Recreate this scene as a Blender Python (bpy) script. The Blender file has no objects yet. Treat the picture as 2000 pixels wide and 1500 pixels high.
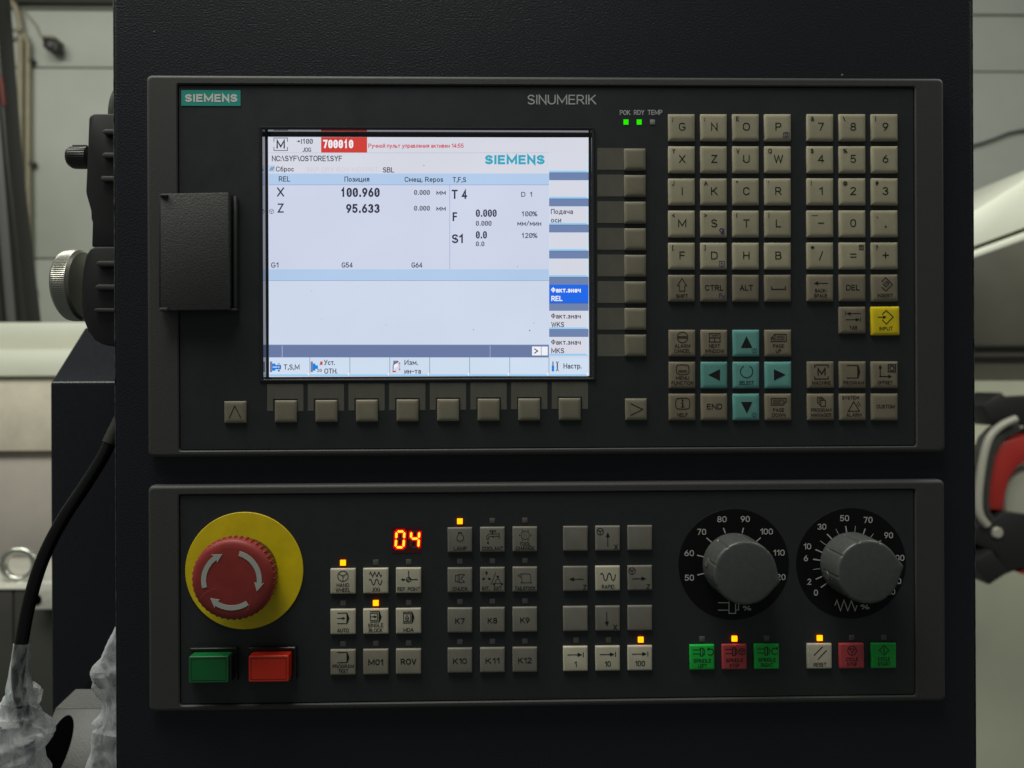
import bpy, bmesh, math, random
from mathutils import Vector, Matrix
from math import sin, cos, pi, radians

scene = bpy.context.scene
COL = scene.collection
random.seed(7)

# ------------------------------------------------------------------ camera
S = 0.0003                 # metres per photo pixel on the panel plane (Y = 0)
F = 1540.0                 # focal length in photo pixels (2000 px wide)
D = F * S
YAW, ROLL = radians(1.28), radians(0.26)
d_ = Vector((sin(YAW), cos(YAW), 0))
r0 = Vector((cos(YAW), -sin(YAW), 0)); u0 = Vector((0, 0, 1))
r_ = r0 * cos(ROLL) - u0 * sin(ROLL)
u_ = r0 * sin(ROLL) + u0 * cos(ROLL)
CAM = -d_ * D
cam_data = bpy.data.cameras.new("camera")
cam = bpy.data.objects.new("camera", cam_data); COL.objects.link(cam)
m = Matrix((r_, u_, -d_)).transposed().to_4x4(); m.translation = CAM
cam.matrix_world = m
cam_data.sensor_width = 36.0
cam_data.lens = F / 2000 * 36.0
cam_data.clip_start = 0.01; cam_data.clip_end = 60
cam_data.dof.use_dof = True
cam_data.dof.focus_distance = D
cam_data.dof.aperture_fstop = 8.0
scene.camera = cam

# ------------------------------------------------------------------ light
world = bpy.data.worlds.new("World"); scene.world = world; world.use_nodes = True
bg = world.node_tree.nodes["Background"]
bg.inputs[0].default_value = (0.86, 0.93, 0.86, 1); bg.inputs[1].default_value = 0.10

def area(name, loc, target, sx, sy, power, col):
    L = bpy.data.lights.new(name, 'AREA'); L.shape = 'RECTANGLE'; L.size = sx; L.size_y = sy
    L.energy = power; L.color = col
    o = bpy.data.objects.new(name, L); COL.objects.link(o); o.location = loc
    o.rotation_euler = (Vector(target) - Vector(loc)).to_track_quat('-Z', 'Y').to_euler()
    return o
area("unseen_lamp", (-0.48, -0.42, 1.75), (-0.1, -0.05, 0), 1.3, 0.62, 31, (1.0, 0.985, 0.90))
area("unseen_lamp", (-1.55, -0.15, 1.45), (-0.9, 1.7, -0.1), 1.2, 0.5, 15, (0.97, 1.0, 0.88))
area("unseen_lamp", (1.10, 0.10, 0.95), (0.98, 1.2, -0.25), 0.8, 0.4, 9, (0.97, 1.0, 0.88))  # added unseen fill, set low to brighten the canopy and housing

scene.view_settings.view_transform = 'Standard'
scene.view_settings.look = 'None'
scene.view_settings.exposure = 0.0
scene.view_settings.gamma = 1.0
scene.view_settings.use_curve_mapping = False
scene.render.engine = 'CYCLES'
scene.cycles.use_denoising = True

# ------------------------------------------------------------------ helpers
def U(px, py, Y=0.0):
    """world point of photo pixel (px,py) on the vertical plane y = Y"""
    v = d_ * F + r_ * (px - 1000) + u_ * (750 - py)
    return CAM + v * ((Y - CAM.y) / v.y)

def lin(c):
    return tuple(((x / 255) / 12.92 if x / 255 <= 0.04045 else ((x / 255 + 0.055) / 1.055) ** 2.4) for x in c)

MATS = {}
def mat(name, col, rough=0.5, metal=0.0, spec=0.5, bump=None, mottle=0.0, specks=0.0, emit=0.0, coat=0.0, mscale=300.0, rvar=0.0):
    """procedural principled material; bump=(scale, strength, distance)"""
    mt = bpy.data.materials.new(name); mt.use_nodes = True
    nt = mt.node_tree; b = nt.nodes["Principled BSDF"]
    c4 = (*col, 1)
    b.inputs["Base Color"].default_value = c4
    b.inputs["Roughness"].default_value = rough
    b.inputs["Metallic"].default_value = metal
    b.inputs["Specular IOR Level"].default_value = spec
    if coat: b.inputs["Coat Weight"].default_value = coat
    tc = nt.nodes.new("ShaderNodeTexCoord")
    if mottle or specks:
        n = nt.nodes.new("ShaderNodeTexNoise"); n.inputs["Scale"].default_value = mscale; n.inputs["Detail"].default_value = 6
        n.inputs["Roughness"].default_value = 0.65
        nt.links.new(tc.outputs["Object"], n.inputs["Vector"])
        mr = nt.nodes.new("ShaderNodeMapRange"); mr.inputs[1].default_value = 0.3; mr.inputs[2].default_value = 0.7
        mr.inputs[3].default_value = 1 - mottle; mr.inputs[4].default_value = 1 + mottle
        nt.links.new(n.outputs["Fac"], mr.inputs[0])
        mx = nt.nodes.new("ShaderNodeMix"); mx.data_type = 'RGBA'; mx.blend_type = 'MULTIPLY'; mx.inputs[0].default_value = 1
        mx.inputs[6].default_value = c4; nt.links.new(mr.outputs[0], mx.inputs[7])
        out = mx.outputs[2]
        if specks:
            v = nt.nodes.new("ShaderNodeTexVoronoi"); v.inputs["Scale"].default_value = 110
            nt.links.new(tc.outputs["Object"], v.inputs["Vector"])
            # only some of the cells carry a dust speck
            sep = nt.nodes.new("ShaderNodeSeparateColor"); nt.links.new(v.outputs["Color"], sep.inputs[0])
            th = nt.nodes.new("ShaderNodeMath"); th.operation = 'GREATER_THAN'; th.inputs[1].default_value = 0.86
            nt.links.new(sep.outputs[0], th.inputs[0])
            sz = nt.nodes.new("ShaderNodeMath"); sz.operation = 'MULTIPLY'; sz.inputs[1].default_value = 0.07
            nt.links.new(sep.outputs[1], sz.inputs[0])
            lt = nt.nodes.new("ShaderNodeMath"); lt.operation = 'LESS_THAN'
            nt.links.new(v.outputs["Distance"], lt.inputs[0]); nt.links.new(sz.outputs[0], lt.inputs[1])
            mu = nt.nodes.new("ShaderNodeMath"); mu.operation = 'MULTIPLY'
            nt.links.new(th.outputs[0], mu.inputs[0]); nt.links.new(lt.outputs[0], mu.inputs[1])
            m2 = nt.nodes.new("ShaderNodeMix"); m2.data_type = 'RGBA'
            nt.links.new(mu.outputs[0], m2.inputs[0]); nt.links.new(out, m2.inputs[6]); m2.inputs[7].default_value = (specks, specks, specks * 0.95, 1)
            out = m2.outputs[2]
        nt.links.new(out, b.inputs["Base Color"])
    if rvar:
        n3 = nt.nodes.new("ShaderNodeTexNoise"); n3.inputs["Scale"].default_value = mscale * 0.2; n3.inputs["Detail"].default_value = 4
        nt.links.new(tc.outputs["Object"], n3.inputs["Vector"])
        m3 = nt.nodes.new("ShaderNodeMapRange"); m3.inputs[1].default_value = 0.3; m3.inputs[2].default_value = 0.7
        m3.inputs[3].default_value = rough - rvar; m3.inputs[4].default_value = rough + rvar
        nt.links.new(n3.outputs["Fac"], m3.inputs[0]); nt.links.new(m3.outputs[0], b.inputs["Roughness"])
    if bump:
        n2 = nt.nodes.new("ShaderNodeTexNoise"); n2.inputs["Scale"].default_value = bump[0]; n2.inputs["Detail"].default_value = bump[3] if len(bump) > 3 else 2
        nt.links.new(tc.outputs["Object"], n2.inputs["Vector"])
        bp = nt.nodes.new("ShaderNodeBump"); bp.inputs["Strength"].default_value = bump[1]; bp.inputs["Distance"].default_value = bump[2]
        nt.links.new(n2.outputs["Fac"], bp.inputs["Height"]); nt.links.new(bp.outputs[0], b.inputs["Normal"])
    if emit:
        b.inputs["Emission Color"].default_value = c4; b.inputs["Emission Strength"].default_value = emit
    MATS[name] = mt
    return mt

def glow(name, rgb, strength=1.0):
    """something that gives off light: screen pixels, diodes"""
    mt = bpy.data.materials.new(name); mt.use_nodes = True; nt = mt.node_tree
    nt.nodes.remove(nt.nodes["Principled BSDF"])
    e = nt.nodes.new("ShaderNodeEmission"); e.inputs[0].default_value = (*lin(rgb), 1); e.inputs[1].default_value = strength
    nt.links.new(e.outputs[0], nt.nodes["Material Output"].inputs[0])
    MATS[name] = mt; return mt

POS = {}
def put(name, mesh, material=None, parent=None, loc=(0, 0, 0), smooth=None, label=None, category=None, kind=None, group=None):
    """link one object; loc is a world position"""
    o = bpy.data.objects.new(name, mesh); COL.objects.link(o)
    loc = Vector(loc)
    if parent is not None:
        o.parent = parent; o.location = loc - POS[parent]
    else:
        o.location = loc
    POS[o] = loc
    if mesh is not None and material is not None and not mesh.materials: mesh.materials.append(material)
    if label: o["label"] = label
    if category: o["category"] = category
    if kind: o["kind"] = kind
    if group: o["group"] = group
    return o

def thing(name, label, category, loc, group=None):
    o = put(name, None, None, None, loc, label=label, category=category, group=group)
    o.empty_display_size = 0.02
    return o

def mesh_from(verts, faces, smooth=False, name="mesh", fix=True):
    me = bpy.data.meshes.new(name)
    me.from_pydata([tuple(v) for v in verts], [], faces)
    if fix:
        bm = bmesh.new(); bm.from_mesh(me); bmesh.ops.recalc_face_normals(bm, faces=bm.faces); bm.to_mesh(me); bm.free()
    if smooth:
        for p in me.polygons: p.use_smooth = True
        if smooth is not True: me.set_sharp_from_angle(angle=radians(smooth))
    me.update()
    return me

def rr(x0, z0, x1, z1, r, n=4):
    """rounded rectangle, counter-clockwise seen from the camera"""
    pts = []
    for cx, cz, a in ((x1 - r, z1 - r, 0), (x0 + r, z1 - r, 90), (x0 + r, z0 + r, 180), (x1 - r, z0 + r, 270)):
        for i in range(n + 1):
            t = radians(a + 90 * i / n); pts.append((cx + r * cos(t), cz + r * sin(t)))
    return pts

def loft(loops, close_first=False, close_last=False, smooth=40, ring=False):
    """loops: lists of 3D points of equal length, bridged in order"""
    n = len(loops[0]); v = [p for L in loops for p in L]; f = []
    k = len(loops)
    for i in range(k if ring else k - 1):
        a, b = i * n, ((i + 1) % k) * n
        for j in range(n):
            f.append((a + j, a + (j + 1) % n, b + (j + 1) % n, b + j))
    if close_first: f.append(tuple(range(n)))
    if close_last: f.append(tuple(range((k - 1) * n, k * n)))
    return mesh_from(v, f, smooth)

def L3(pts, y, off=(0, 0)):
    return [(x - off[0], y, z - off[1]) for x, z in pts]

def box_mesh(x0, x1, y0, y1, z0, z1, bev=0.0, seg=2, smooth=40):
    bm = bmesh.new(); bmesh.ops.create_cube(bm, size=1)
    for v in bm.verts:
        v.co = Vector(((x0 + x1) / 2 + v.co.x * (x1 - x0), (y0 + y1) / 2 + v.co.y * (y1 - y0), (z0 + z1) / 2 + v.co.z * (z1 - z0)))
    if bev: bmesh.ops.bevel(bm, geom=bm.edges[:], offset=bev, segments=seg, affect='EDGES', profile=0.5)
    me = bpy.data.meshes.new("box"); bm.to_mesh(me); bm.free()
    for p in me.polygons: p.use_smooth = True
    me.set_sharp_from_angle(angle=radians(smooth))
    return me

def prism(front, back, bev=0.0, seg=2, smooth=35):
    """closed solid between two point loops of equal length"""
    me = loft([front, back], True, True, False)
    if bev:
        bm = bmesh.new(); bm.from_mesh(me)
        bmesh.ops.bevel(bm, geom=bm.edges[:], offset=bev, segments=seg, affect='EDGES', profile=0.5, clamp_overlap=True)
        bm.to_mesh(me); bm.free()
    for p in me.polygons: p.use_smooth = True
    me.set_sharp_from_angle(angle=radians(smooth))
    return me

def px_prism(pts, Y0, Y1, bev=0.0, origin=(0, 0, 0)):
    """solid whose front outline is read on the plane Y0 (photo pixels) and runs straight back to Y1"""
    o = Vector(origin)
    fr = [U(x, y, Y0) - o for x, y in pts]
    return prism(fr, [p + Vector((0, Y1 - Y0, 0)) for p in fr], bev)

def lathe(profile, n=48, smooth=35, axis='Y'):
    """profile (r, h) revolved; h grows towards the camera (-Y) or towards -X"""
    loops = []
    for r, h in profile:
        L = []
        for i in range(n):
            a = 2 * pi * i / n
            L.append((r * cos(a), -h, r * sin(a)) if axis == 'Y' else (-h, r * cos(a), r * sin(a)))
        loops.append(L)
    return loft(loops, True, True, smooth)

def tube(pts, rad, n=12, smooth=True, caps=True):
    """tube through 3D points; rad a number or a list"""
    P = [Vector(p) for p in pts]
    # catmull-rom resample
    Q = []; R = []
    rl = rad if isinstance(rad, (list, tuple)) else [rad] * len(P)
    for i in range(len(P) - 1):
        a, b, c, e = P[max(i - 1, 0)], P[i], P[i + 1], P[min(i + 2, len(P) - 1)]
        for k in range(6):
            t = k / 6
            Q.append(0.5 * ((2 * b) + (c - a) * t + (2 * a - 5 * b + 4 * c - e) * t * t + (3 * b - a - 3 * c + e) * t ** 3))
            R.append(rl[i] * (1 - t) + rl[i + 1] * t)
    Q.append(P[-1]); R.append(rl[-1])
    up = Vector((0.13, 1, 0.07)); loops = []
    for i, q in enumerate(Q):
        t = (Q[min(i + 1, len(Q) - 1)] - Q[max(i - 1, 0)]).normalized()
        s = t.cross(up).normalized(); w = s.cross(t).normalized()
        loops.append([tuple(q + (s * cos(2 * pi * j / n) + w * sin(2 * pi * j / n)) * R[i]) for j in range(n)])
    return loft(loops, caps, caps, 50 if smooth else False)

# ------------------------------------------------------------------ flat print
def E_(cx, cy, rx, ry, a0, a1, n=9):
    return [(cx + rx * cos(radians(a0 + (a1 - a0) * t / n)), cy + ry * sin(radians(a0 + (a1 - a0) * t / n))) for t in range(n + 1)]
def ring_(cx, cy, rx, ry): return E_(cx, cy, rx, ry, 90, 450, 18)
def oval_(w): return E_(w / 2, .68, w / 2, .32, 180, 0) + E_(w / 2, .32, w / 2, .32, 0, -180) + [(0, .68)]
_P = [(0, 0), (0, 1), (.28, 1)] + E_(.29, .73, .25, .27, 90, -90) + [(0, .46)]
_o = ring_(.22, .34, .22, .34)
# stroke letters: centre lines in a box one capital high
GL = {
 "A": [[(0, 0), (.32, 1), (.64, 0)], [(.12, .32), (.52, .32)]], "B": [[(0, 0), (0, 1), (.28, 1)] + E_(.29, .77, .23, .23, 90, -90) + [(0, .54)], [(.28, .54)] + E_(.30, .27, .26, .27, 90, -90) + [(0, 0)]],
 "C": [E_(.3, .68, .3, .32, 15, 180) + E_(.3, .32, .3, .32, 180, 345)], "D": [[(0, 0), (0, 1), (.24, 1)] + E_(.26, .66, .34, .34, 90, 0) + E_(.26, .34, .34, .34, 0, -90) + [(0, 0), (0, .03)]],
 "E": [[(.48, 1), (0, 1), (0, 0), (.5, 0)], [(0, .52), (.44, .52)]], "F": [[(.48, 1), (0, 1), (0, 0)], [(0, .52), (.43, .52)]], "G": [E_(.31, .68, .31, .32, 38, 180) + E_(.31, .32, .31, .32, 180, 360) + [(.62, .44), (.36, .44)]],
 "H": [[(0, 0), (0, 1)], [(.58, 0), (.58, 1)], [(0, .52), (.58, .52)]], "I": [[(0, 0), (0, 1)]], "J": [[(.4, 1), (.4, .24)] + E_(.2, .22, .2, .22, 0, -160)], "K": [[(0, 0), (0, 1)], [(.55, 1), (0, .38)], [(.19, .58), (.6, 0)]],
 "L": [[(0, 1), (0, 0), (.46, 0)]], "M": [[(0, 0), (0, 1), (.40, .16), (.80, 1), (.80, 0)]], "N": [[(0, 0), (0, 1), (.58, 0), (.58, 1)]], "O": [oval_(.64)], "P": [_P], "Q": [oval_(.64), [(.38, .2), (.66, -.06)]], "R": [_P, [(.28, .46), (.58, 0)]],
 "S": [E_(.28, .75, .26, .25, 25, 270) + E_(.28, .25, .28, .25, 90, -155)], "T": [[(0, 1), (.58, 1)], [(.29, 1), (.29, 0)]], "U": [[(0, 1), (0, .3)] + E_(.3, .3, .3, .3, 180, 360) + [(.6, 1)]], "V": [[(0, 1), (.3, 0), (.6, 1)]],
 "W": [[(0, 1), (.22, 0), (.45, .95), (.68, 0), (.9, 1)]], "X": [[(0, 0), (.58, 1)], [(0, 1), (.58, 0)]], "Y": [[(0, 1), (.29, .46), (.58, 1)], [(.29, .46), (.29, 0)]], "Z": [[(0, 1), (.52, 1), (0, 0), (.54, 0)]],
 "0": [oval_(.5)], "1": [[(0, .76), (.24, 1), (.24, 0)]], "2": [E_(.25, .74, .25, .26, 165, -25) + [(0, 0), (.52, 0)]], "3": [E_(.24, .76, .24, .24, 150, -90) + E_(.24, .26, .27, .26, 90, -155)], "4": [[(.4, 0), (.4, 1), (0, .26), (.55, .26)]],
 "5": [[(.47, 1), (.07, 1), (.04, .54)] + E_(.24, .31, .26, .31, 115, -150)], "6": [ring_(.26, .3, .26, .3), [(.02, .4), (.12, .66), (.36, 1)]], "7": [[(0, 1), (.5, 1), (.17, 0)]], "8": [ring_(.26, .76, .22, .24), ring_(.26, .26, .26, .26)], "9": [ring_(.26, .7, .26, .3), [(.5, .6), (.4, .34), (.16, 0)]],
 ".": [[(0, 0), (0, .1)]], ",": [[(.06, .1), (0, -.16)]], ":": [[(0, 0), (0, .1)], [(0, .56), (0, .66)]], ";": [[(.06, .1), (0, -.16)], [(.04, .56), (.04, .66)]], "-": [[(0, .44), (.32, .44)]], "/": [[(0, 0), (.34, 1)]], "\\": [[(0, 1), (.34, 0)]], "|": [[(0, -.05), (0, 1.05)]],
 "(": [E_(.3, .5, .3, .62, 130, 230)], ")": [E_(0, .5, .3, .62, 50, -50)], "[": [[(.18, 1.05), (0, 1.05), (0, -.1), (.18, -.1)]], "]": [[(0, 1.05), (.18, 1.05), (.18, -.1), (0, -.1)]], "<": [[(.5, .82), (0, .5), (.5, .18)]], ">": [[(0, .82), (.5, .5), (0, .18)]],
 "!": [[(0, 1), (0, .3)], [(0, 0), (0, .1)]], "?": [E_(.22, .76, .22, .24, 165, -50) + [(.22, .42), (.22, .28)], [(.22, 0), (.22, .1)]], "'": [[(0, 1), (0, .72)]], '"': [[(0, 1), (0, .72)], [(.2, 1), (.2, .72)]], "*": [[(.2, .96), (.2, .5)], [(0, .84), (.4, .62)], [(0, .62), (.4, .84)]],
 "%": [ring_(.16, .78, .16, .2), ring_(.66, .22, .16, .2), [(.16, 0), (.66, 1)]], "$": [E_(.26, .73, .24, .22, 25, 270) + E_(.26, .27, .25, .24, 90, -155), [(.26, 1.1), (.26, -.1)]], "#": [[(.12, 0), (.22, 1)], [(.36, 0), (.46, 1)], [(0, .34), (.54, .34)], [(.04, .68), (.58, .68)]],
 "&": [[(.62, .0), (.14, .62)] + E_(.28, .8, .16, .2, 200, -20) + [(.1, .42)] + E_(.24, .22, .22, .22, 160, 300) + [(.6, .46)]], "@": [E_(.42, .42, .42, .5, 320, 20, 18)[::-1] + [(.84, .3), (.72, .2), (.62, .3), (.62, .62)], ring_(.42, .42, .18, .22)],
 "o": [_o], "e": [[(.02, .36), (.43, .36)] + E_(.22, .35, .22, .33, 10, 315)], "c": [E_(.21, .34, .21, .34, 40, 320)], "p": [[(0, -.28), (0, .68)], _o], "s": [E_(.18, .51, .17, .17, 25, 270) + E_(.18, .17, .18, .17, 90, -155)],
 "П": [[(0, 0), (0, 1), (.56, 1), (.56, 0)]], "У": [[(0, 1), (.28, .42)], [(.56, 1), (.2, .06), (.05, 0)]], "И": [[(0, 1), (0, 0), (.58, 1), (.58, 0)]], "Ф": [ring_(.34, .55, .34, .3), [(.34, 1.05), (.34, 0)]],
 "а": [E_(.2, .5, .18, .18, 150, 0, 6) + [(.38, 0)], [(.38, .38), (.18, .38)] + E_(.17, .19, .17, .19, 90, 270, 7) + [(.26, .01), (.38, .14)]], "б": [ring_(.22, .3, .22, .3), [(0, .34), (.04, .8), (.22, .94), (.42, 1)]], "в": [[(0, 0), (0, .68), (.22, .68)] + E_(.22, .53, .15, .15, 90, -90, 6) + [(0, .38)], [(.2, .38)] + E_(.22, .19, .19, .19, 90, -90, 6) + [(0, 0)]],
 "д": [[(0, -.2), (0, 0), (.54, 0), (.54, -.2)], [(.07, 0), (.15, .3), (.16, .68), (.46, .68), (.46, 0)]], "з": [E_(.19, .51, .18, .17, 150, -90, 7) + E_(.19, .18, .2, .18, 90, -155, 7)], "и": [[(0, .68), (0, 0), (.42, .68), (.42, 0)]], "й": [[(0, .68), (0, 0), (.42, .68), (.42, 0)], E_(.21, .98, .13, .12, 180, 360, 6)],
 "к": [[(0, 0), (0, .68)], [(.4, .68), (0, .28)], [(.14, .42), (.42, 0)]], "л": [[(0, 0), (.08, .06), (.13, .3), (.14, .68), (.44, .68), (.44, 0)]], "м": [[(0, 0), (0, .68), (.27, .22), (.54, .68), (.54, 0)]], "н": [[(0, 0), (0, .68)], [(.42, 0), (.42, .68)], [(0, .36), (.42, .36)]],
 "п": [[(0, 0), (0, .68), (.42, .68), (.42, 0)]], "т": [[(0, .68), (.42, .68)], [(.21, .68), (.21, 0)]], "у": [[(0, .68), (.21, .06)], [(.42, .68), (.15, -.22), (0, -.28)]], "ц": [[(0, .68), (0, 0), (.5, 0), (.5, -.18)], [(.42, .68), (.42, 0)]], "ч": [[(0, .68), (0, .42), (.1, .3), (.42, .3)], [(.42, .68), (.42, 0)]],
 "щ": [[(0, .68), (0, 0), (.68, 0), (.68, -.18)], [(.3, .68), (.3, 0)], [(.6, .68), (.6, 0)]], "ь": [[(0, .68), (0, 0), (.2, 0)] + E_(.2, .19, .18, .19, -90, 90, 6) + [(0, .38)]], "я": [[(.4, 0), (.4, .68), (.2, .68)] + E_(.2, .51, .18, .17, 90, 270, 6) + [(.4, .34)], [(.2, .34), (0, 0)]],
}
for a_, b_ in (("С", "C"), ("Р", "P"), ("О", "O"), ("Т", "T"), ("Н", "H"), ("р", "p"), ("о", "o"), ("с", "c"), ("е", "e")): GL[a_] = GL[b_]
def glyphs(s, gap=.25):
    """strokes of a line of text with its width, capitals one high"""
    x = 0; out = []
    for ch in s:
        if ch == " ": x += .34; continue
        st = GL[ch]; lo = min(p[0] for q in st for p in q); hi = max(p[0] for q in st for p in q)
        for q in st: out.append([(p[0] - lo + x, p[1]) for p in q])
        x += hi - lo + gap
    return out, x - gap

class Ink:
    """flat print in pixel units: x right, y down"""
    def __init__(s): s.v = []; s.f = []; s.lay = 0; s.z = {}
    def poly(s, pts):
        b = len(s.v); s.v += [(float(x), float(y)) for x, y in pts]; s.f.append(tuple(range(b, b + len(pts)))); return s
    def rect(s, x0, y0, x1, y1): return s.poly([(x0, y0), (x0, y1), (x1, y1), (x1, y0)])
    def disc(s, cx, cy, r, n=16, ry=None):
        return s.poly([(cx + r * cos(2 * pi * i / n), cy + (ry or r) * sin(2 * pi * i / n)) for i in range(n)])
    def line(s, pts, w, closed=False):
        P = [Vector((p[0], p[1])) for p in pts]; n = len(P); b = len(s.v); h = w / 2
        for i in range(n):
            a = P[i - 1] if (i > 0 or closed) else None
            c = P[(i + 1) % n] if (i < n - 1 or closed) else None
            d0 = (P[i] - a).normalized() if a is not None else None
            d1 = (c - P[i]).normalized() if c is not None else None
            if d0 is None: d0 = d1
            if d1 is None: d1 = d0
            t = d0 + d1
            t = t.normalized() if t.length > 1e-4 else d0
            nn = Vector((-t.y, t.x)); k = max(0.35, nn.dot(Vector((-d0.y, d0.x))))
            s.v += [tuple(P[i] + nn * (h / k)), tuple(P[i] - nn * (h / k))]
        if s.lay: s.z.update({i: s.lay for i in range(b, len(s.v))})
        for i in range(n if closed else n - 1):
            j = (i + 1) % n
            s.f.append((b + 2 * i, b + 2 * j, b + 2 * j + 1, b + 2 * i + 1))
        return s
    def arc(s, cx, cy, r, a0, a1, w, n=18, ry=None):
        """angles in degrees, y-up sense"""
        full = abs(a1 - a0) >= 360
        k = n if full else n + 1
        return s.line([(cx + r * cos(radians(a0 + (a1 - a0) * i / n)), cy - (ry or r) * sin(radians(a0 + (a1 - a0) * i / n))) for i in range(k)], w, full)
    def head(s, x, y, ang, L=7, W=6):
        """arrow head with its tip at x,y; ang in degrees, y-up"""
        a = radians(ang); dx, dy = cos(a), -sin(a)
        return s.poly([(x, y), (x - dx * L - dy * W / 2, y - dy * L + dx * W / 2), (x - dx * L + dy * W / 2, y - dy * L - dx * W / 2)])
    def arrow(s, x0, y0, x1, y1, w, L=7, W=6):
        a = math.atan2(-(y1 - y0), x1 - x0)
        s.line([(x0, y0), (x1 - cos(a) * L * 0.8, y1 + sin(a) * L * 0.8)], w)
        return s.head(x1, y1, math.degrees(a), L, W)
    def fit(s, txt, x0, x1, base, cap, off=0.0):
        """text stretched between x0 and x1, capitals `cap` high on the line `base`; off makes it bolder"""
        rel_ = 0.15 + off * 2.2; st, w = glyphs(txt, .10 + rel_); sw = cap * rel_; k = cap - sw
        xa, xb = x0 + sw / 2, x1 - sw / 2
        fx = (xb - xa) / w if w > 0.01 else 0
        if fx == 0: xa = (x0 + x1) / 2
        for j, q in enumerate(st):
            s.lay = j % 4
            P = [(xa + p[0] * fx, base - sw / 2 - p[1] * k) for p in q]
            shut = len(P) > 4 and abs(P[0][0] - P[-1][0]) + abs(P[0][1] - P[-1][1]) < 1e-6
            if not shut:
                for e, n_ in ((0, 1), (-1, -2)):
                    dx, dy = P[e][0] - P[n_][0], P[e][1] - P[n_][1]; L_ = math.hypot(dx, dy) or 1
                    P[e] = (P[e][0] + dx / L_ * sw * .46, P[e][1] + dy / L_ * sw * .46)
            s.line(P[:-1] if shut else P, sw, shut)
        s.lay = 0
        return s
    def text(s, txt, cx, cy, cap, w=None, off=0.0, xs=1.0, left=False):
        nat = (glyphs(txt)[1] * .95 + 0.15) * cap * xs
        w = w or nat
        x0 = cx if left else cx - w / 2
        return s.fit(txt, x0, x0 + w, cy + cap / 2, cap, off)
    def digits(s, txt, x0, x1, base, cap, off=0.0, slash=True):
        ws = [0.55 if c in ".,:" else 1.0 for c in txt]; u = (x1 - x0) / (sum(ws) - 0.14)
        x = x0
        for c, w in zip(txt, ws):
            g = u * w
            if c in ".,:": s.fit(c, x + g * 0.2, x + g * 0.6, base, cap, off)
            elif c == "1": s.fit(c, x + g * 0.14, x + g * 0.62, base, cap, off)
            else: s.fit(c, x, x + g * 0.86, base, cap, off)
            if c == "0" and slash: s.line([(x + g * 0.24, base - cap * 0.24), (x + g * 0.62, base - cap * 0.76)], cap * 0.07)
            x += g
        return s
    def local(s, k, h):
        """mesh in an object's own frame, k metres per px, h metres proud"""
        return mesh_from([(x * k, -h - s.z.get(i, 0) * 8e-6, -y * k) for i, (x, y) in enumerate(s.v)], s._ccw(), fix=False)
    def on(s, Y, origin):
        """mesh lying on the plane y = Y at the place read in the photograph"""
        o = Vector(origin)
        return mesh_from([U(x, y, Y - s.z.get(i, 0) * 8e-6) - o for i, (x, y) in enumerate(s.v)], s._ccw(), fix=False)
    def _ccw(s):
        out = []
        for f in s.f:
            a = 0
            for i in range(len(f)):
                p, q = s.v[f[i]], s.v[f[(i + 1) % len(f)]]; a += p[0] * q[1] - q[0] * p[1]
            out.append(f if a < 0 else tuple(reversed(f)))
        return out

# ------------------------------------------------------------------ materials
mat("cabinet_paint", (0.0120, 0.0128, 0.0190), 0.40, spec=0.34, bump=(950, 0.62, 0.0005, 2.5), mottle=0.35, mscale=900, specks=0.20)
mat("bezel_plastic", (0.044, 0.045, 0.043), 0.55, spec=0.45, bump=(1900, 0.62, 0.00026), mottle=0.22, mscale=1500)
mat("faceplate_foil", (0.0225, 0.0255, 0.0290), 0.48, spec=0.4, bump=(3500, 0.10, 0.0001), mottle=0.10, specks=0.22, rvar=0.05)
mat("cover_plastic", (0.042, 0.043, 0.042), 0.55, bump=(1000, 0.6, 0.0004, 3), mottle=0.18, mscale=700)
mat("groove_black", (0.006, 0.006, 0.006), 0.6)
mat("gloss_black", (0.010, 0.010, 0.011), 0.10, spec=0.55)
MATS["gloss_black"].node_tree.nodes["Principled BSDF"].inputs["IOR"].default_value = 2.6
MATS["gloss_black"].node_tree.nodes["Principled BSDF"].inputs["Roughness"].default_value = 0.06
mat("frame_black", (0.016, 0.017, 0.019), 0.40, bump=(3000, 0.15, 0.0001))
def keymat(n, c, r=0.46):
    """key plastic: each key a little different in tone and in its handling grime"""
    mt = mat(n, c, r, spec=0.45, mottle=0.10, mscale=110, bump=(2600, 0.08, 0.0001), rvar=0.07)
    nt = mt.node_tree; oi = nt.nodes.new("ShaderNodeObjectInfo")
    mu = nt.nodes.new("ShaderNodeMath"); mu.operation = 'MULTIPLY'; mu.inputs[1].default_value = 60; nt.links.new(oi.outputs["Random"], mu.inputs[0])
    for nd in nt.nodes:
        if nd.type == 'TEX_NOISE' and nd.inputs["Scale"].default_value < 1000:
            nd.noise_dimensions = '4D'; nt.links.new(mu.outputs[0], nd.inputs["W"])
    b = nt.nodes["Principled BSDF"]; src = b.inputs["Base Color"].links[0].from_socket
    mr = nt.nodes.new("ShaderNodeMapRange"); mr.inputs[3].default_value = .90; mr.inputs[4].default_value = 1.08; nt.links.new(oi.outputs["Random"], mr.inputs[0])
    mx = nt.nodes.new("ShaderNodeMix"); mx.data_type = 'RGBA'; mx.blend_type = 'MULTIPLY'; mx.inputs[0].default_value = 1
    nt.links.new(src, mx.inputs[6]); nt.links.new(mr.outputs[0], mx.inputs[7]); nt.links.new(mx.outputs[2], b.inputs["Base Color"])
    return mt
keymat("key_beige", (0.375, 0.342, 0.240))
keymat("key_tan", (0.215, 0.186, 0.132))
keymat("key_soft", (0.215, 0.196, 0.142))
keymat("key_white", (0.500, 0.470, 0.365))
keymat("key_grey", (0.270, 0.250, 0.195))
keymat("key_dark", (0.195, 0.184, 0.155))
keymat("key_teal", (0.125, 0.350, 0.320))
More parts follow.
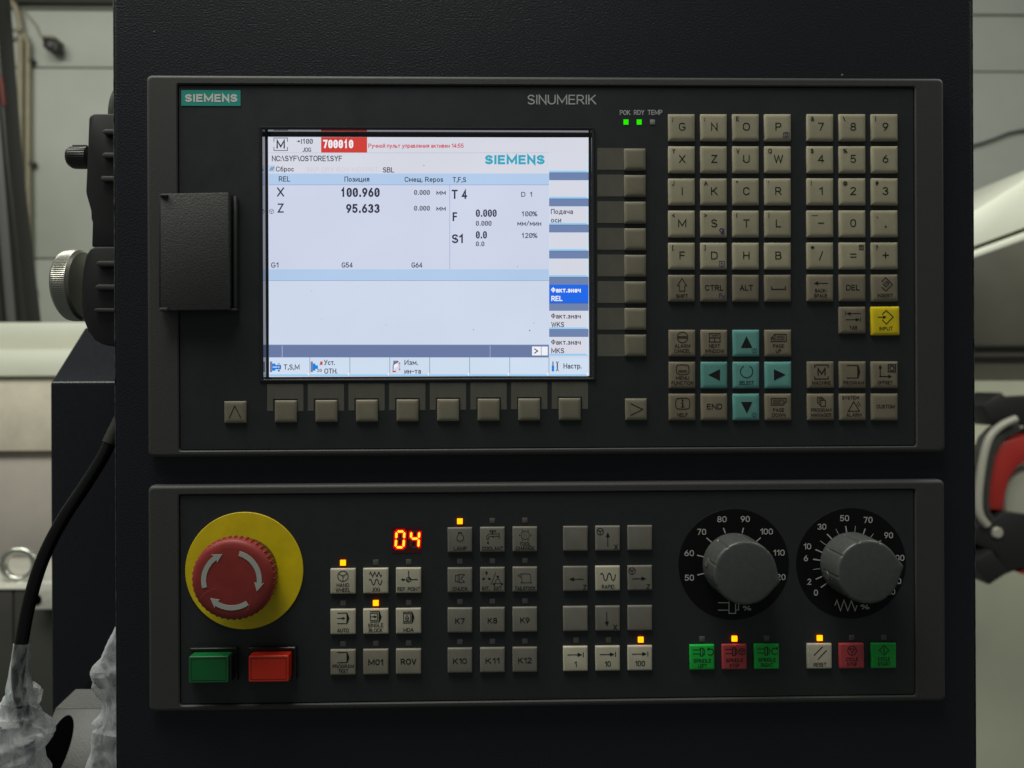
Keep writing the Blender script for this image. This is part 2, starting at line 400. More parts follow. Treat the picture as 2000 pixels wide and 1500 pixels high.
keymat("key_yellow", (0.72, 0.56, 0.010))
keymat("key_green", (0.008, 0.44, 0.055))
keymat("key_red", (0.50, 0.062, 0.072))
mat("ink_black", (0.006, 0.006, 0.007), 0.5)
mat("ink_blue", (0.035, 0.035, 0.12), 0.5)
mat("ink_grey", (0.50, 0.51, 0.52), 0.5)
mat("badge_white", (0.78, 0.80, 0.78), 0.5)
mat("ink_pale", (0.50, 0.51, 0.49), 0.5)
mat("print_grey", (0.120, 0.117, 0.098), 0.5, mottle=0.14, mscale=90)
mat("brand_teal", (0.024, 0.38, 0.32), 0.45)
mat("estop_red", (0.260, 0.030, 0.026), 0.50, spec=0.4, mottle=0.12, mscale=120)
mat("estop_yellow", (0.76, 0.58, 0.003), 0.50, mottle=0.12, mscale=60)
mat("arrow_grey", (0.42, 0.45, 0.41), 0.5)
mat("knob_grey", (0.070, 0.074, 0.071), 0.36, spec=0.5, bump=(2500, 0.2, 0.00015), mottle=0.12)
mat("dial_black", (0.0035, 0.0035, 0.0042), 0.55, spec=0.2, specks=0.15, mottle=0.05)
mat("cap_green", (0.003, 0.125, 0.030), 0.38)
mat("cap_red", (0.70, 0.030, 0.008), 0.38)
mat("hood_black", (0.008, 0.008, 0.009), 0.3)
mat("diode_off", (0.105, 0.098, 0.088), 0.5)
mat("diode_grey", (0.26, 0.26, 0.26), 0.5)
glow("diode_green", (40, 235, 0), 1.0)
glow("diode_amber", (255, 126, 4), 4.0)
mat("segment_window", (0.030, 0.003, 0.004), 0.35, emit=0.30)
mat("segment_off", (0.11, 0.035, 0.035), 0.5)
glow("segment_core", (255, 205, 50), 1.6)
glow("segment_red", (225, 0, 15), 1.0)
# screen colours
SC = dict(header=(214, 217, 228), main=(206, 213, 233), low=(207, 217, 236), band=(178, 203, 234), bandline=(132, 152, 192), bar=(106, 122, 163),
          cell=(207, 222, 240), cellhi=(150, 202, 240), teal=(58, 165, 190), red=(205, 66, 58), redtext=(205, 45, 55), dark=(52, 54, 72), white=(238, 240, 248),
          blue=(36, 106, 232), line=(60, 110, 130), faint=(205, 207, 219), iconblue=(28, 130, 228), icongrey=(120, 125, 160), gap=(112, 131, 172))
for k, c in SC.items(): glow("screen_" + k, c, 1.0)
for k in ("main", "low", "header", "cell", "band"):
    nt = MATS["screen_" + k].node_tree; em = [n for n in nt.nodes if n.type == 'EMISSION'][0]
    tc = nt.nodes.new("ShaderNodeTexCoord")
    wv = nt.nodes.new("ShaderNodeTexWave"); wv.bands_direction = 'X'; wv.inputs["Scale"].default_value = 260; wv.inputs["Distortion"].default_value = .6; nt.links.new(tc.outputs["Object"], wv.inputs["Vector"])
    nz = nt.nodes.new("ShaderNodeTexNoise"); nz.inputs["Scale"].default_value = 14; nz.inputs["Detail"].default_value = 3; nt.links.new(tc.outputs["Object"], nz.inputs["Vector"])
    m1 = nt.nodes.new("ShaderNodeMapRange"); m1.inputs[3].default_value = .985; m1.inputs[4].default_value = 1.01; nt.links.new(wv.outputs["Fac"], m1.inputs[0])
    m2 = nt.nodes.new("ShaderNodeMapRange"); m2.inputs[1].default_value = .3; m2.inputs[2].default_value = .7; m2.inputs[3].default_value = .97; m2.inputs[4].default_value = 1.03; nt.links.new(nz.outputs["Fac"], m2.inputs[0])
    mu = nt.nodes.new("ShaderNodeMath"); mu.operation = 'MULTIPLY'; nt.links.new(m1.outputs[0], mu.inputs[0]); nt.links.new(m2.outputs[0], mu.inputs[1]); nt.links.new(mu.outputs[0], em.inputs[1])

# ------------------------------------------------------------------ shared depths (metres; panel plane y = 0, away from the viewer is +)
YE = 0.0066     # cabinet sheet
YF = 0.0012     # foil faceplates
YD = 0.0088     # display glass

def rect_of(x0, y0, x1, y1, Y):
    """axis-aligned world rectangle from the photo's corner pixels (tl.x, tl.y, br.x, br.y)"""
    xa = (U(x0, (y0 + y1) / 2, Y).x, U(x1, (y0 + y1) / 2, Y).x)
    za = (U((x0 + x1) / 2, y1, Y).z, U((x0 + x1) / 2, y0, Y).z)
    return xa[0], za[0], xa[1], za[1]

def inset(R, d): return (R[0] + d, R[1] + d, R[2] - d, R[3] - d)

# ------------------------------------------------------------------ console cabinet
xl = U(223.5, 750, YE).x; xr = U(1904, 750, YE).x
cab = thing("console_cabinet", "tall dark blue-black console cabinet in hammered paint carrying both control panels", "cabinet", (0, YE, -0.36))
ZB, ZT = -0.36, 0.36
def cl(R, r, y): return [(x, y - YE, z_ + 0.36) for x, z_ in rr(*R, r, 3)]
CB = (xl, ZB, xr, ZT)
cut = rect_of(420, 200, 1250, 780, YE)            # cut-out behind the screen
me = loft([cl(cut, .002, YE + .05), cl(cut, .002, YE), cl(inset(CB, .0030), .0012, YE), cl(inset(CB, .0016), .0012, YE), cl(inset(CB, .0006), .0012, YE + .0004), cl(inset(CB, .0001), .0012, YE + .0011), cl(CB, .0012, YE + .0018), cl(CB, .0012, YE + .105), cl(cut, .002, YE + .105), cl(cut, .002, YE + .06)], False, True, 40)
put("cabinet_body", me, MATS["cabinet_paint"], cab, (0, YE, -0.36))
# added pale strips stand in for light glinting along the cabinet's edges
glint_mat = mat("painted_glint", (0.30, 0.30, 0.29), 0.35, metal=0.7)
nt = glint_mat.node_tree; b_ = nt.nodes["Principled BSDF"]
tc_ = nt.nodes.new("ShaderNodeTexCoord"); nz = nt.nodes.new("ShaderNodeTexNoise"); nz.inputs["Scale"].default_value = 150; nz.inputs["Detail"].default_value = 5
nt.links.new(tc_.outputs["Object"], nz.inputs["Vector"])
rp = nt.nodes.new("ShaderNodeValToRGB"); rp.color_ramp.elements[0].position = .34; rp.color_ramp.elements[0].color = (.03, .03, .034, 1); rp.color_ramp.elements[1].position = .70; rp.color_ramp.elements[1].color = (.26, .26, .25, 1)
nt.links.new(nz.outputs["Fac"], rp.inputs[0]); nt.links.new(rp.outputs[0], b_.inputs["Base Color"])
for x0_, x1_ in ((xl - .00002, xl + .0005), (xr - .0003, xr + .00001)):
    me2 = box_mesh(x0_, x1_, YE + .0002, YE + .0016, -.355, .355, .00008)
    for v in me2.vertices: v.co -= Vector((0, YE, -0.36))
    put("edge_glint", me2, glint_mat, cab, (0, YE, -0.36))
# back door fold
me = box_mesh(xl + 0.012, xr - 0.012, YE + 0.106, YE + 0.125, -0.35, 0.35, 0.002)
for v in me.vertices: v.co -= Vector((0, YE, -0.36))
put("rear_cover", me, MATS["cabinet_paint"], cab, (0, YE, -0.36))

# ------------------------------------------------------------------ panels
def build_panel(root, outer, inner, hole=None):
    o = POS[root]; off = (o.x, o.z)
    def lp(R, r, y): return [(x - o.x, y - o.y, z - o.z) for x, z in rr(*R, r, 5)]
    A = outer; B = inner
    loops = [lp(A, 0.0030, YE - 0.0002), lp(A, 0.0030, 0.0030), lp(inset(A, 0.0003), 0.0029, 0.0014), lp(inset(A, 0.0009), 0.0026, 0.0004), lp(inset(A, 0.0019), 0.0022, 0.0), lp(inset(A, 0.0024), 0.0022, 0.0), lp(inset(B, -0.0009), 0.0018, 0.0),
             lp(inset(B, -0.0006), 0.0018, 0.0), lp(B, 0.0016, 0.0006), lp(B, 0.0016, 0.0040), lp(inset(B, -0.004), 0.0016, 0.0062)]
    put("bezel", loft(loops, smooth=40), MATS["bezel_plastic"], root, o)
    # dark rebate behind the foil
    put("rebate", loft([lp(inset(B, -0.003), 0.0016, 0.0038), lp(inset(B, 0.004), 0.0016, 0.0038)]), MATS["groove_black"], root, o)
    C = inset(B, 0.00045)
    fl = [lp(C, 0.0014, 0.0037), lp(C, 0.0014, YF + 0.0002), lp(inset(C, 0.0002), 0.0013, YF)]
    if hole: fl += [lp(hole, 0.0004, YF), lp(hole, 0.0004, 0.0037)]
    put("faceplate", loft(fl, False, hole is None, False), MATS["faceplate_foil"], root, o)

up_out = rect_of(290.0, 152.0, 1841, 888, 0.003); up_in = rect_of(347.5, 166.5, 1789, 876, 0.0)
lo_out = rect_of(292.5, 941.5, 1842.5, 1377, 0.003); lo_in = rect_of(349.5, 961, 1789, 1368.5, 0.0)
frame_r = rect_of(505.5, 248, 1162.5, 744, YF - 0.0006)
open_r = rect_of(513, 253.5, 1157, 739.5, 0.0)

op = thing("operator_panel", "wide charcoal operator panel with lit colour screen and alphanumeric keypad, above the other panel", "control panel",
           ((up_out[0] + up_out[2]) / 2, 0.0, up_out[1]))
mc = thing("machine_control_panel", "charcoal machine panel with emergency stop, mode keys and two dials, below the screen panel", "control panel",
           ((lo_out[0] + lo_out[2]) / 2, 0.0, lo_out[1]))
build_panel(op, up_out, up_in, inset(frame_r, 0.0005))
build_panel(mc, lo_out, lo_in)

def rel(pts, y, o): return [(x - o.x, y - o.y, z - o.z) for x, z in pts]
o = POS[op]
# raised screen frame with glossy recess walls
fr_loops = [rel(rr(*frame_r, 0.0006, 5), YF + 0.0015, o), rel(rr(*frame_r, 0.0006, 5), YF - 0.0004, o), rel(rr(*inset(frame_r, 0.0003), 0.0005, 5), YF - 0.0009, o),
            rel(rr(*inset(open_r, -0.0004), 0.0005, 5), YF - 0.0009, o), rel(rr(*open_r, 0.0004, 5), YF - 0.0006, o)]
sf = put("screen_frame", loft(fr_loops), MATS["frame_black"], op, o)
put("recess_wall", loft([rel(rr(*open_r, 0.0004, 5), YF - 0.0006, o), rel(rr(*open_r, 0.0004, 5), YD + 0.0006, o)], smooth=False), MATS["gloss_black"], sf, o)
act = rect_of(524.5, 268, 1149.8, 735, YD)
put("display_border", loft([rel(rr(*inset(open_r, -0.002), 0.0004, 5), YD + 0.0004, o), rel(rr(*inset(act, -0.0001), 0.0002, 5), YD + 0.0004, o)], smooth=False), MATS["gloss_black"], sf, o)

# ---- display picture: every field lies 0.02 mm in front of the one below
disp = put("display", mesh_from([(act[0] - o.x, YD - o.y, act[1] - o.z), (act[2] - o.x, YD - o.y, act[1] - o.z), (act[2] - o.x, YD - o.y, act[3] - o.z), (act[0] - o.x, YD - o.y, act[3] - o.z)],
           [(0, 1, 2, 3)], fix=False), MATS["screen_main"], op, o, label="lit colour screen of white fields and dark lettering")
LAY = []
class Many:
    """every call starts a print of its own"""
    def __init__(s, c, layer, name, each): s.k = (c, layer, name); s.each = each; s.cur = None
    def __getattr__(s, fn):
        def go(*a, **kw):
            if s.cur is None or s.each: s.cur = Ink(); LAY.append((s.k, s.cur))
            getattr(s.cur, fn)(*a, **kw); return s
        return go
def scr(color, layer, name="screen_field"): return Many(color, layer, name, name != "pictogram")
X0, X1, XR, XE = 525, 1072, 1072.6, 1149.4
scr("header", 1).rect(X0 - .4, 268.5, XE, 301).rect(X0 - .4, 301, X1, 338.6)
scr("low", 1).rect(X0, 548.5, X1, 673)
scr("band", 1).rect(X0, 339, X1, 361).rect(X0, 526, X1, 548)
scr("bandline", 2).rect(X0, 360.6, X1, 361.5).rect(X0, 547.6, X1, 548.5).rect(X0, 298.3, X1, 298.7).rect(X0, 673, X1, 674.2).rect(878, 361.5, 878.8, 525)
scr("bar", 1).rect(X0, 674.2, X1, 698)
scr("cell", 2).rect(550.8, 675, 551.5, 697.5).rect(957, 675, 957.5, 697.5)
scr("white", 2).rect(1039.2, 676.8, 1056.6, 694.2).rect(1057.6, 676.8, 1069.8, 694.2)
scr("dark", 3).line([(1043.5, 681), (1050, 685.6), (1043.5, 690.2)], 2.0)
xs = [X0, 605.2, 683.4, 761.4, 839.3, 917.4, 995.6, 1072.2, XE]
for i in range(8):
    a, b = xs[i], xs[i + 1]
    scr("cell", 1).rect(a + .5, 698.4, b - .5, 734.6)
    scr("cellhi", 2).poly([(a + 2, 731.2), (a + .5, 734.4), (b - .5, 734.4), (b - 5, 731.2)])
    scr("white", 2).poly([(b - 4.6, 730.8), (b - .8, 734.2), (b - .8, 726)])
    if i < 7: scr("line", 3).rect(b - .5, 698, b + .35, 734.8)
ys = [(301, 337), (352, 388), (403, 439), (454, 490), (505, 541), (556, 592), (607, 643), (658, 694.5)]
for i, (a, b) in enumerate(ys):
    c = "blue" if i == 5 else "cell"
    scr(c, 1, "soft_key_field").rect(XR, a, XE, b)
    if i != 5:
        scr("cellhi", 2).poly([(XR + .3, b - 3.6), (XR + .3, b), (XE - .3, b), (XE - 5, b - 3.6)])
        scr("header", 2).rect(XR + 2.5, a + .6, XE - 3.5, b - 4.2)
    if i < 7: scr("gap", 1).rect(XR, b, XE, ys[i + 1][0])
    if i < 7: scr("dark", 2).rect(XR, b - .1, XE, b + .5)
scr("red", 2).rect(627.2, 267.8, 717, 298)
scr("band", 2).rect(525, 323, 537, 335.6)
D_ = scr("dark", 3, "screen_text")
D_.line([(535, 277), (535, 269.5), (561.5, 269.5), (561.5, 277)], 1.3).line([(535, 287), (535, 294), (561.5, 294), (561.5, 287)], 1.3)
D_.fit("M", 540, 556.5, 290.2, 17, 0.008)
D_.fit("|", 588.2, 589.4, 281, 9.6)
scr("dark", 3, "pictogram").arrow(579.5, 276, 587, 276, 1.1, 4.5, 5)
D_.digits("100", 590.5, 611, 281, 10).fit("JOG", 591, 608, 296.8, 8.6)
D_.fit("NC:\\SYF\\OSTORE1.SYF", 531, 668, 315, 11)
D_.fit("Сброс", 539, 574, 335, 9.8).line([(527, 333), (532, 326)], 1.3).line([(530.5, 333), (535.5, 326)], 1.3)
D_.fit("SBL", 747.8, 770, 337, 10.4).fit("REL", 544.5, 567, 354.6, 10.4).fit("Позиция", 672.8, 721.4, 355, 10.2).fit("Смещ. Repos", 790.3, 865.5, 355.4, 10).fit("T,F,S", 884, 910.5, 356, 10)
D_.fit("X", 541, 555, 384, 18).fit("Z", 542.3, 554.3, 415.4, 18)
D_.arc(530.3, 413, 4.5, 0, 360, .8, 14).line([(530.3, 413), (530.3, 417)], .8).line([(530.3, 413), (526.8, 411)], .8).line([(530.3, 413), (533.8, 411)], .8)
D_.digits("100.960", 665, 741.5, 384.8, 18, .02).digits("95.633", 676, 741.5, 416, 17.6, .02)
D_.digits("0.000", 808.7, 839.5, 380.7, 9.6).digits("0.000", 808.7, 839.5, 411.5, 9.6)
D_.fit("мм", 852.5, 870.5, 380.8, 10).fit("мм", 852.5, 870.5, 411.8, 10)
D_.fit("T", 882, 894, 388.6, 18, .01).fit("4", 901.8, 912.4, 388.6, 18, .015).fit("D  1", 1018, 1039, 384.4, 9.6)
D_.fit("F", 884, 893, 432, 17.5, .01).digits("0.000", 929.4, 970, 423.6, 14.6, .012).digits("0.000", 929.4, 960, 441, 9.6)
D_.digits("100", 1018, 1040, 422.7, 10).fit("%", 1040, 1049.5, 422.7, 10).fit("мм/мин", 1010.6, 1057, 441, 9.8)
D_.fit("S1", 882.8, 904, 475, 17.5, .012).digits("0.0", 929.4, 951, 466, 14.6, .012).digits("0.0", 929.4, 946, 481, 9.4)
D_.digits("120", 1018, 1040, 465, 10).fit("%", 1040, 1049.7, 465, 10)
D_.fit("G1", 529.7, 543.7, 522.8, 10.3).fit("G54", 667.4, 689, 522.8, 10.3).fit("G64", 803.8, 825, 522.8, 10.3)
D_.fit("Подача", 1076, 1119, 418, 9.8).fit("оси", 1076, 1096, 434.7, 10)
D_.fit("Факт.знач", 1076.4, 1134.3, 622.3, 10).fit("WKS", 1076.7, 1102, 639, 10.2).fit("Факт.знач", 1076.4, 1134.3, 673.3, 10).fit("MKS", 1076.7, 1102, 690, 10.2)
D_.fit("T,S,M", 554, 585, 722, 10.3).fit("Уст.", 633, 654, 713, 10.3).fit("ОТН.", 633.5, 659, 730, 10.3).fit("Изм.", 790, 816, 713, 10.3).fit("ин-та", 790, 822, 730, 10.3).fit("Настр.", 1100.6, 1135.7, 720, 10.3)
D_.digits("20", 619.5, 628.5, 726.5, 6)
W_ = scr("white", 4, "screen_text")
W_.digits("700010", 631, 690, 289.5, 16.5, .022).fit("Факт.знач", 1076.4, 1134.3, 571.4, 10, .02).fit("REL", 1076.7, 1098.6, 588, 10.2, .02)
scr("redtext", 3, "screen_text").fit("Ручной пульт управления активен 14:55", 719.5, 905.6, 288.8, 8.4)
scr("teal", 3, "screen_text").fit("SIEMENS", 947.6, 1063.7, 321, 18.2, .04)
scr("faint", 3, "screen_text").fit("SKP DRY ROV M01 PRT", 599, 739, 336, 9.6)
# small pictograms on the soft keys
scr("icongrey", 3, "pictogram").rect(527.2, 706, 531.6, 726.8).rect(606.8, 706, 611, 726.8).poly([(768, 704.5), (778, 704.5), (778, 714), (768, 722)])
scr("iconblue", 3, "pictogram").rect(531.6, 710, 538, 724).rect(538, 713, 549, 721).rect(611, 710, 616, 724).rect(616, 713.5, 621, 720.5).rect(1077.6, 714, 1082.4, 725.5)
scr("white", 4, "pictogram").rect(532.5, 716.2, 546, 717.6).poly([(769, 721.5), (777.5, 714.5), (777.5, 708), (769, 713)])
scr("red", 3, "pictogram").rect(625.4, 706, 630, 712.6).arrow(780.5, 722, 780.5, 707, .9, 3.5, 4).head(780.5, 724, 270, 3.5, 4).rect(766.5, 724, 773, 727)
P_ = scr("dark", 4, "pictogram")
P_.arc(544.6, 717, 2.6, 0, 360, .9, 14, 7.5).head(547, 723, 30, 4, 4).line([(624, 713), (626.5, 710)], 1).line([(767.5, 724), (767.5, 713), (777.8, 705)], .8)
P_.line([(1080, 714), (1080, 706)], 2).line([(1086, 706), (1088.5, 710), (1091, 706)], 1.4).line([(1088.5, 710), (1088.5, 720)], 2.2).line([(1086, 725), (1088.5, 720.5), (1091, 725)], 1.4)
for (c, layer, nm), ink in LAY:
    put(nm, ink.on(YD - 0.00004 * layer, o), MATS["screen_" + c], disp, o)

du = Ink()
for x, y, r in ((828, 323, 1.3), (1010.5, 521, 1.1), (925, 644, 1.2), (1034.5, 645.5, 1.8), (1135, 444, .9), (1134, 551.5, .9), (628, 623, .8), (754, 635, .8), (700, 560, .7), (1043, 631, 1.2), (608, 568, .7), (747.5, 404, .8)):
    du.disc(x, y, r * .7, 8)
put("dust", du.on(YD - 0.0004, POS[op]), mat("dust_grey", (.30, .31, .34), .8), disp, POS[op], kind="stuff")

# ------------------------------------------------------------------ keys
KEYMESH = {}; KEYH = 0.66
def key_mesh(w, k, style):
    kk = (round(w, 1), round(k, 7), style)
    if kk in KEYMESH: return KEYMESH[kk].copy()
    h = w / 2
    prof = [(0, 0, .8), (0, 5.6, .8), (.35, 6.6, 1.2), (1.3, 7.9, 2.0), (3.0, 9.1, 3.0), (5.2, 9.8, 3.5), (8.0, 10.1, 3.5)] if style == 'dome' else \
           [(0, 0, .8), (0, 7.2, .8), (.4, 8.6, 1.2), (1.5, 9.6, 1.8), (3.2, 10.1, 2.0)]
    loops = []
    for ins, z, r in prof:
        q = h - ins
        loops.append([(x * k, -z * KEYH * k, y * k) for x, y in rr(-q, -q, q, q, r, 2)])
    me = loft(loops, False, True, 50)
    KEYMESH[kk] = me
    return me.copy()
KEYTOP = 10.1 * KEYH

INKCACHE = {}
def add_key(root, px, py, w, material, legend=None, blue=None, style='dome', label=None, name="key", ink="ink_black"):
    c = U(px, py, YF - 0.0022); c.y = YF
    k = (U(px + 10, py, YF - 0.003) - U(px - 10, py, YF - 0.003)).length / 20
    ko = put(name, key_mesh(w, k, style), None, root, c, label=label)
    if ko.data.materials: ko.data.materials.clear()
    ko.data.materials.append(MATS[material])
    ko.rotation_euler = (radians(random.uniform(-.35, .35)), radians(random.uniform(-.3, .3)), radians(random.uniform(-.3, .3)))
    for fn, mt in ((legend, ink), (blue, "ink_blue")):
        if fn:
            i = Ink(); fn(i); put("legend", i.local(k, (KEYTOP + 0.35) * k), MATS[mt], ko, c)
    return ko

def grid(x0, y0, x1, y1, nx, ny):
    """photo centres of a regular grid between the first and the last key"""
    return lambda c, r: (x0 + (x1 - x0) * c / max(nx - 1, 1), y0 + (y1 - y0) * r / max(ny - 1, 1))

def T(*a, **kw): return lambda i: i.text(*a, **kw)
def main(ch, sub=None, w=None):
    def f(i):
        i.text(ch, .5, -.8, 15.3, w, -0.012, 1.16)
        if sub: i.text(sub, -19.3, -16, 9, None, 0, left=True)
    return f
def sun(x, y):
    def f(i):
        i.arc(x, y, 3, 0, 360, 1.1, 14)
        for a in range(0, 360, 45): i.line([(x + 4.6 * cos(radians(a)), y + 4.6 * sin(radians(a))), (x + 6.4 * cos(radians(a)), y + 6.4 * sin(radians(a)))], .9)
    return f
def camera_icon(i):
    i.line([(10, 11.5), (13, 11.5), (14, 9.8), (17.5, 9.8), (18.5, 11.5), (21, 11.5), (21, 19.5), (10, 19.5)], 1.2, True); i.arc(15.6, 15, 2.6, 0, 360, 1.2, 14)
def chip_icon(i):
    i.arc(14.3, 13, 3.3, 0, 360, 1.8, 14); i.rect(18, 9.2, 20, 17); i.rect(13.5, 17, 20, 20)
def play_icon(i):
    i.line([(10.5, 10.5), (20, 10.5), (20, 20), (10.5, 20)], 1.1, True); i.poly([(13.5, 12.5), (17.6, 15.2), (13.5, 18)])
def shift(i): i.line([(0, -19), (9.3, -4.8), (5.5, -4.8), (5.5, 5.7), (-5, 5.7), (-5, -4.8), (-8.8, -4.8)], 1.4, True); i.text("SHIFT", 0, 15.4, 7.3, 23)
def space(i): i.line([(-13, -3.4), (-13, 2.3), (14, 2.3), (14, -3.4)], 1.9)
def backspace(i): i.arrow(14.5, -8.8, -13.2, -8.8, 1.5, 8, 7.5); i.text("BACK-", 1, 5.6, 7, 24.5); i.text("SPACE", 0, 15.2, 7, 26)
def insert(i):
    i.line([(-7, -11.4), (1, -19.8), (14.2, -6.5), (1, 6.3), (-7, -1.7)], 1.5); i.line([(-3.5, -6.5), (3, -13), (8, -8), (1.5, -1.5)], 1.3, True); i.line([(-1, -4), (5.5, -10.5)], 1); i.text("INSERT", 0, 15, 7, 30)
def tab(i):
    i.rect(-14.6, -16.6, -13.2, -9); i.arrow(15.5, -12.7, -12.6, -12.7, 1.4, 8, 7); i.arrow(-14.4, -.8, 13.4, -.8, 1.4, 8, 7); i.rect(14.2, -4.6, 15.6, 3); i.text("TAB", .5, 15, 7, 15.8)
def inp(i):
    i.line([(-7.3, -12.5), (.4, -20.3), (14.2, -7.3), (.5, 6.2), (-7.3, -2.2)], 1.6); i.arrow(-16, -7.3, 1.4, -7.3, 1.5, 7, 6.5); i.text("INPUT", 0, 15, 7, 26)
def two(a, wa, b, wb, ya=5.6, yb=15.2, cap=7.0):
    return lambda i: (i.text(a, 0, ya, cap, wa), i.text(b, 0, yb, cap, wb))
def both(*fs):
    def f(i):
        for g in fs: g(i)
    return f
def alarm_cancel(i):
    i.line([(-9.8, -12.5)] + [(10 * cos(radians(a)) + .2, -12.5 - 9 * sin(radians(a))) for a in range(165, 0, -15)] + [(10.2, -12.5)], 1.5, True)
    i.line([(-9.8, -9.9)] + [(10 * cos(radians(a)) + .2, -9.9 + 9 * sin(radians(a))) for a in range(165, 0, -15)] + [(10.2, -9.9)], 1.5, True)
def window_icon(i):
    i.line([(-10, -18.6), (10.8, -18.6), (10.8, -2.2), (-10, -2.2)], 1.6, True); i.line([(-10, -10.3), (10.8, -10.3)], 1.5); i.line([(-5.7, -14.4), (7, -14.4)], 1.4); i.line([(.3, -10.3), (.3, -2.2)], 1.4)
def page_up(i):
    i.line([(-14.4, -3.2), (-14.4, -9.5), (-7, -17.2), (15.2, -17.2), (15.2, -3.2)], 1.5, True); i.line([(-6.8, -16.5), (-6.8, -9.5), (-13.8, -9.5)], 1.3)
    for y, x in ((-13.6, -4), (-10.2, -4), (-6.6, -12)): i.line([(x, y), (12.5, y)], 1.2)
def page_down(i):
    i.line([(-14.2, -16.9), (15.1, -16.9), (15.1, -10.3), (8.5, -4), (-14.2, -4)], 1.5, True); i.line([(8.5, -4.4), (8.5, -10.3), (14.6, -10.3)], 1.3)
    for y, x in ((-13.6, 12), (-10.4, 5.5), (-7.2, 5.5)): i.line([(-11.5, y), (x, y)], 1.2)
def bulge(i, x0, y0, x1, y1, b=2.2):
    P = []; n = 6; cx, cy = (x0 + x1) / 2, (y0 + y1) / 2; hx, hy = (x1 - x0) / 2, (y1 - y0) / 2
    for t in range(28):
        a = 2 * pi * t / 28; c, s = cos(a), sin(a); P.append((cx + hx * math.copysign(abs(c) ** .5, c), cy + hy * math.copysign(abs(s) ** .5, s)))
    i.line(P, 1.5, True)
def menu_icon(i): bulge(i, -12, -20, 12.6, -1); i.line([(-8.5, -8.6), (8.8, -8.6)], 1.3); i.line([(-8.5, -5.8), (8.8, -5.8)], 1.3)
def help_icon(i):
    bulge(i, -13.3, -17.4, 14.3, 4); i.disc(.4, -13.2, 1.9); i.rect(-.9, -9, 1.9, 0); i.rect(-3, -9.3, 1.9, -8); i.rect(-3.2, -.6, 4, .6)
def select(i): i.arc(.2, -7, 12, 118, 422, 1.5, 26); i.text("SELECT", 0, 15, 7.3, 29)
def machine(i):
    i.line([(-12.6, -14), (-12.6, -19.2), (13.8, -19.2), (13.8, -14)], 1.8); i.line([(-12.6, 3), (-12.6, 8), (13.8, 8), (13.8, 3)], 1.8); i.text("M", .7, -6, 14.5, 16, .01); i.text("MACHINE", .6, 15.4, 7, 37)
def prog(i, x0, x1, y0, y1):
    i.line([(x0, y0), (x1, y0)], 1.6); i.line([(x0, y1), (x1, y1)], 1.6); m_ = (y0 + y1) / 2
    i.poly([(x1 - .8, y0 - .8), (x1 + 1.6, y0 + .6), (x1 + 5, m_), (x1 + 1.6, y1 - .6), (x1 - .8, y1 + .8)])
def offset(i):
    i.arrow(-9.8, 3.6, -9.8, -19.8, 1.7, 7.5, 7); i.arrow(-9.8, 3, 13.6, 3, 1.7, 7.5, 7); i.disc(-9.8, 3, 1.6); i.line([(5.9, -19.8), (20, -19.8), (20, -5.8), (5.9, -5.8)], 1.8, True); i.arc(13, -12.8, 4.4, 0, 360, 1.8, 16); i.text("OFFSET", 0, 15, 7, 30)
def manager(i):
    i.line([(-7.2, -8.2), (-7.2, -19.6), (2, -19.6), (2, -17)], 1.4); i.line([(-7.2, -8.2), (-4, -8.2)], 1.4); i.line([(-4, -5), (-4, -16.4), (5.2, -16.4), (5.2, -14)], 1.4); i.line([(-4, -5), (-1, -5)], 1.4)
    i.line([(-.8, -13.4), (8.4, -13.4), (8.4, -1.4), (-.8, -1.4)], 1.5, True)
def alarm(i):
    i.text("SYSTEM", -5, -18.4, 7.2, 33); i.line([(1.1, -10.6), (12.2, 8), (-9.9, 8)], 1.6, True); i.arc(-4, 3, 15, 12, 44, 1.2, 8); i.arc(-4, 3, 19, 14, 46, 1.2, 8); i.text("ALARM", 1.4, 15, 7.2, 30)
def calc(i): i.line([(12.5, -20.5), (20.4, -20.5), (20.4, -11.5), (12.5, -11.5)], 1.2, True); i.rect(14, -19.2, 19, -17); [i.rect(14 + a * 1.8, -15.8 + b * 1.9, 15.1 + a * 1.8, -14.7 + b * 1.9) for a in range(3) for b in range(2)]

letters = [[("G", ";"), ("N", ":"), ("O", "E"), ("P", None)], [("X", "Y"), ("Z", None), ("U", "V"), ("W", "Q")], [("I", "J"), ("K", "A"), ("C", '"'), ("R", "'")],
           [("M", "<"), ("S", ">"), ("T", "("), ("L", ")")], [("F", "["), ("D", "]"), ("H", None), ("B", None)]]
g = grid(1332, 248, 1520, 562.5, 4, 6)
for r, row in enumerate(letters):
    for c, (ch, sub) in enumerate(row):
        add_key(op, *g(c, r), 51.8, "key_beige", main(ch, sub), {"P": camera_icon, "S": chip_icon, "D": play_icon}.get(ch), label="beige letter key printed " + ch)
def fn_print(i): i.text("F", 12.6, 14.5, 9); i.text("N", 18.6, 16.4, 7.5)
for c, (fn, bl, nm) in enumerate(((shift, None, "SHIFT with an outlined arrow"), (T("CTRL", .4, -.7, 11, 36), fn_print, "CTRL"), (T("ALT", .5, -.7, 11, 25.5), None, "ALT"), (space, None, "with the space bar mark"))):
    add_key(op, *g(c, 5), 51.8, "key_tan", fn, bl, label="tan key printed " + nm if "with the" not in nm else "tan key " + nm)
numbers = [[("7", "&"), ("8", "\\"), ("9", "|")], [("4", "$"), ("5", "%"), ("6", None)], [("1", "!"), ("2", "@"), ("3", "#")]]
g = grid(1603, 248, 1729, 562, 3, 6)
for r, row in enumerate(numbers):
    for c, (ch, sub) in enumerate(row): add_key(op, *g(c, r), 51.8, "key_beige", main(ch, sub), label="beige number key printed " + ch)
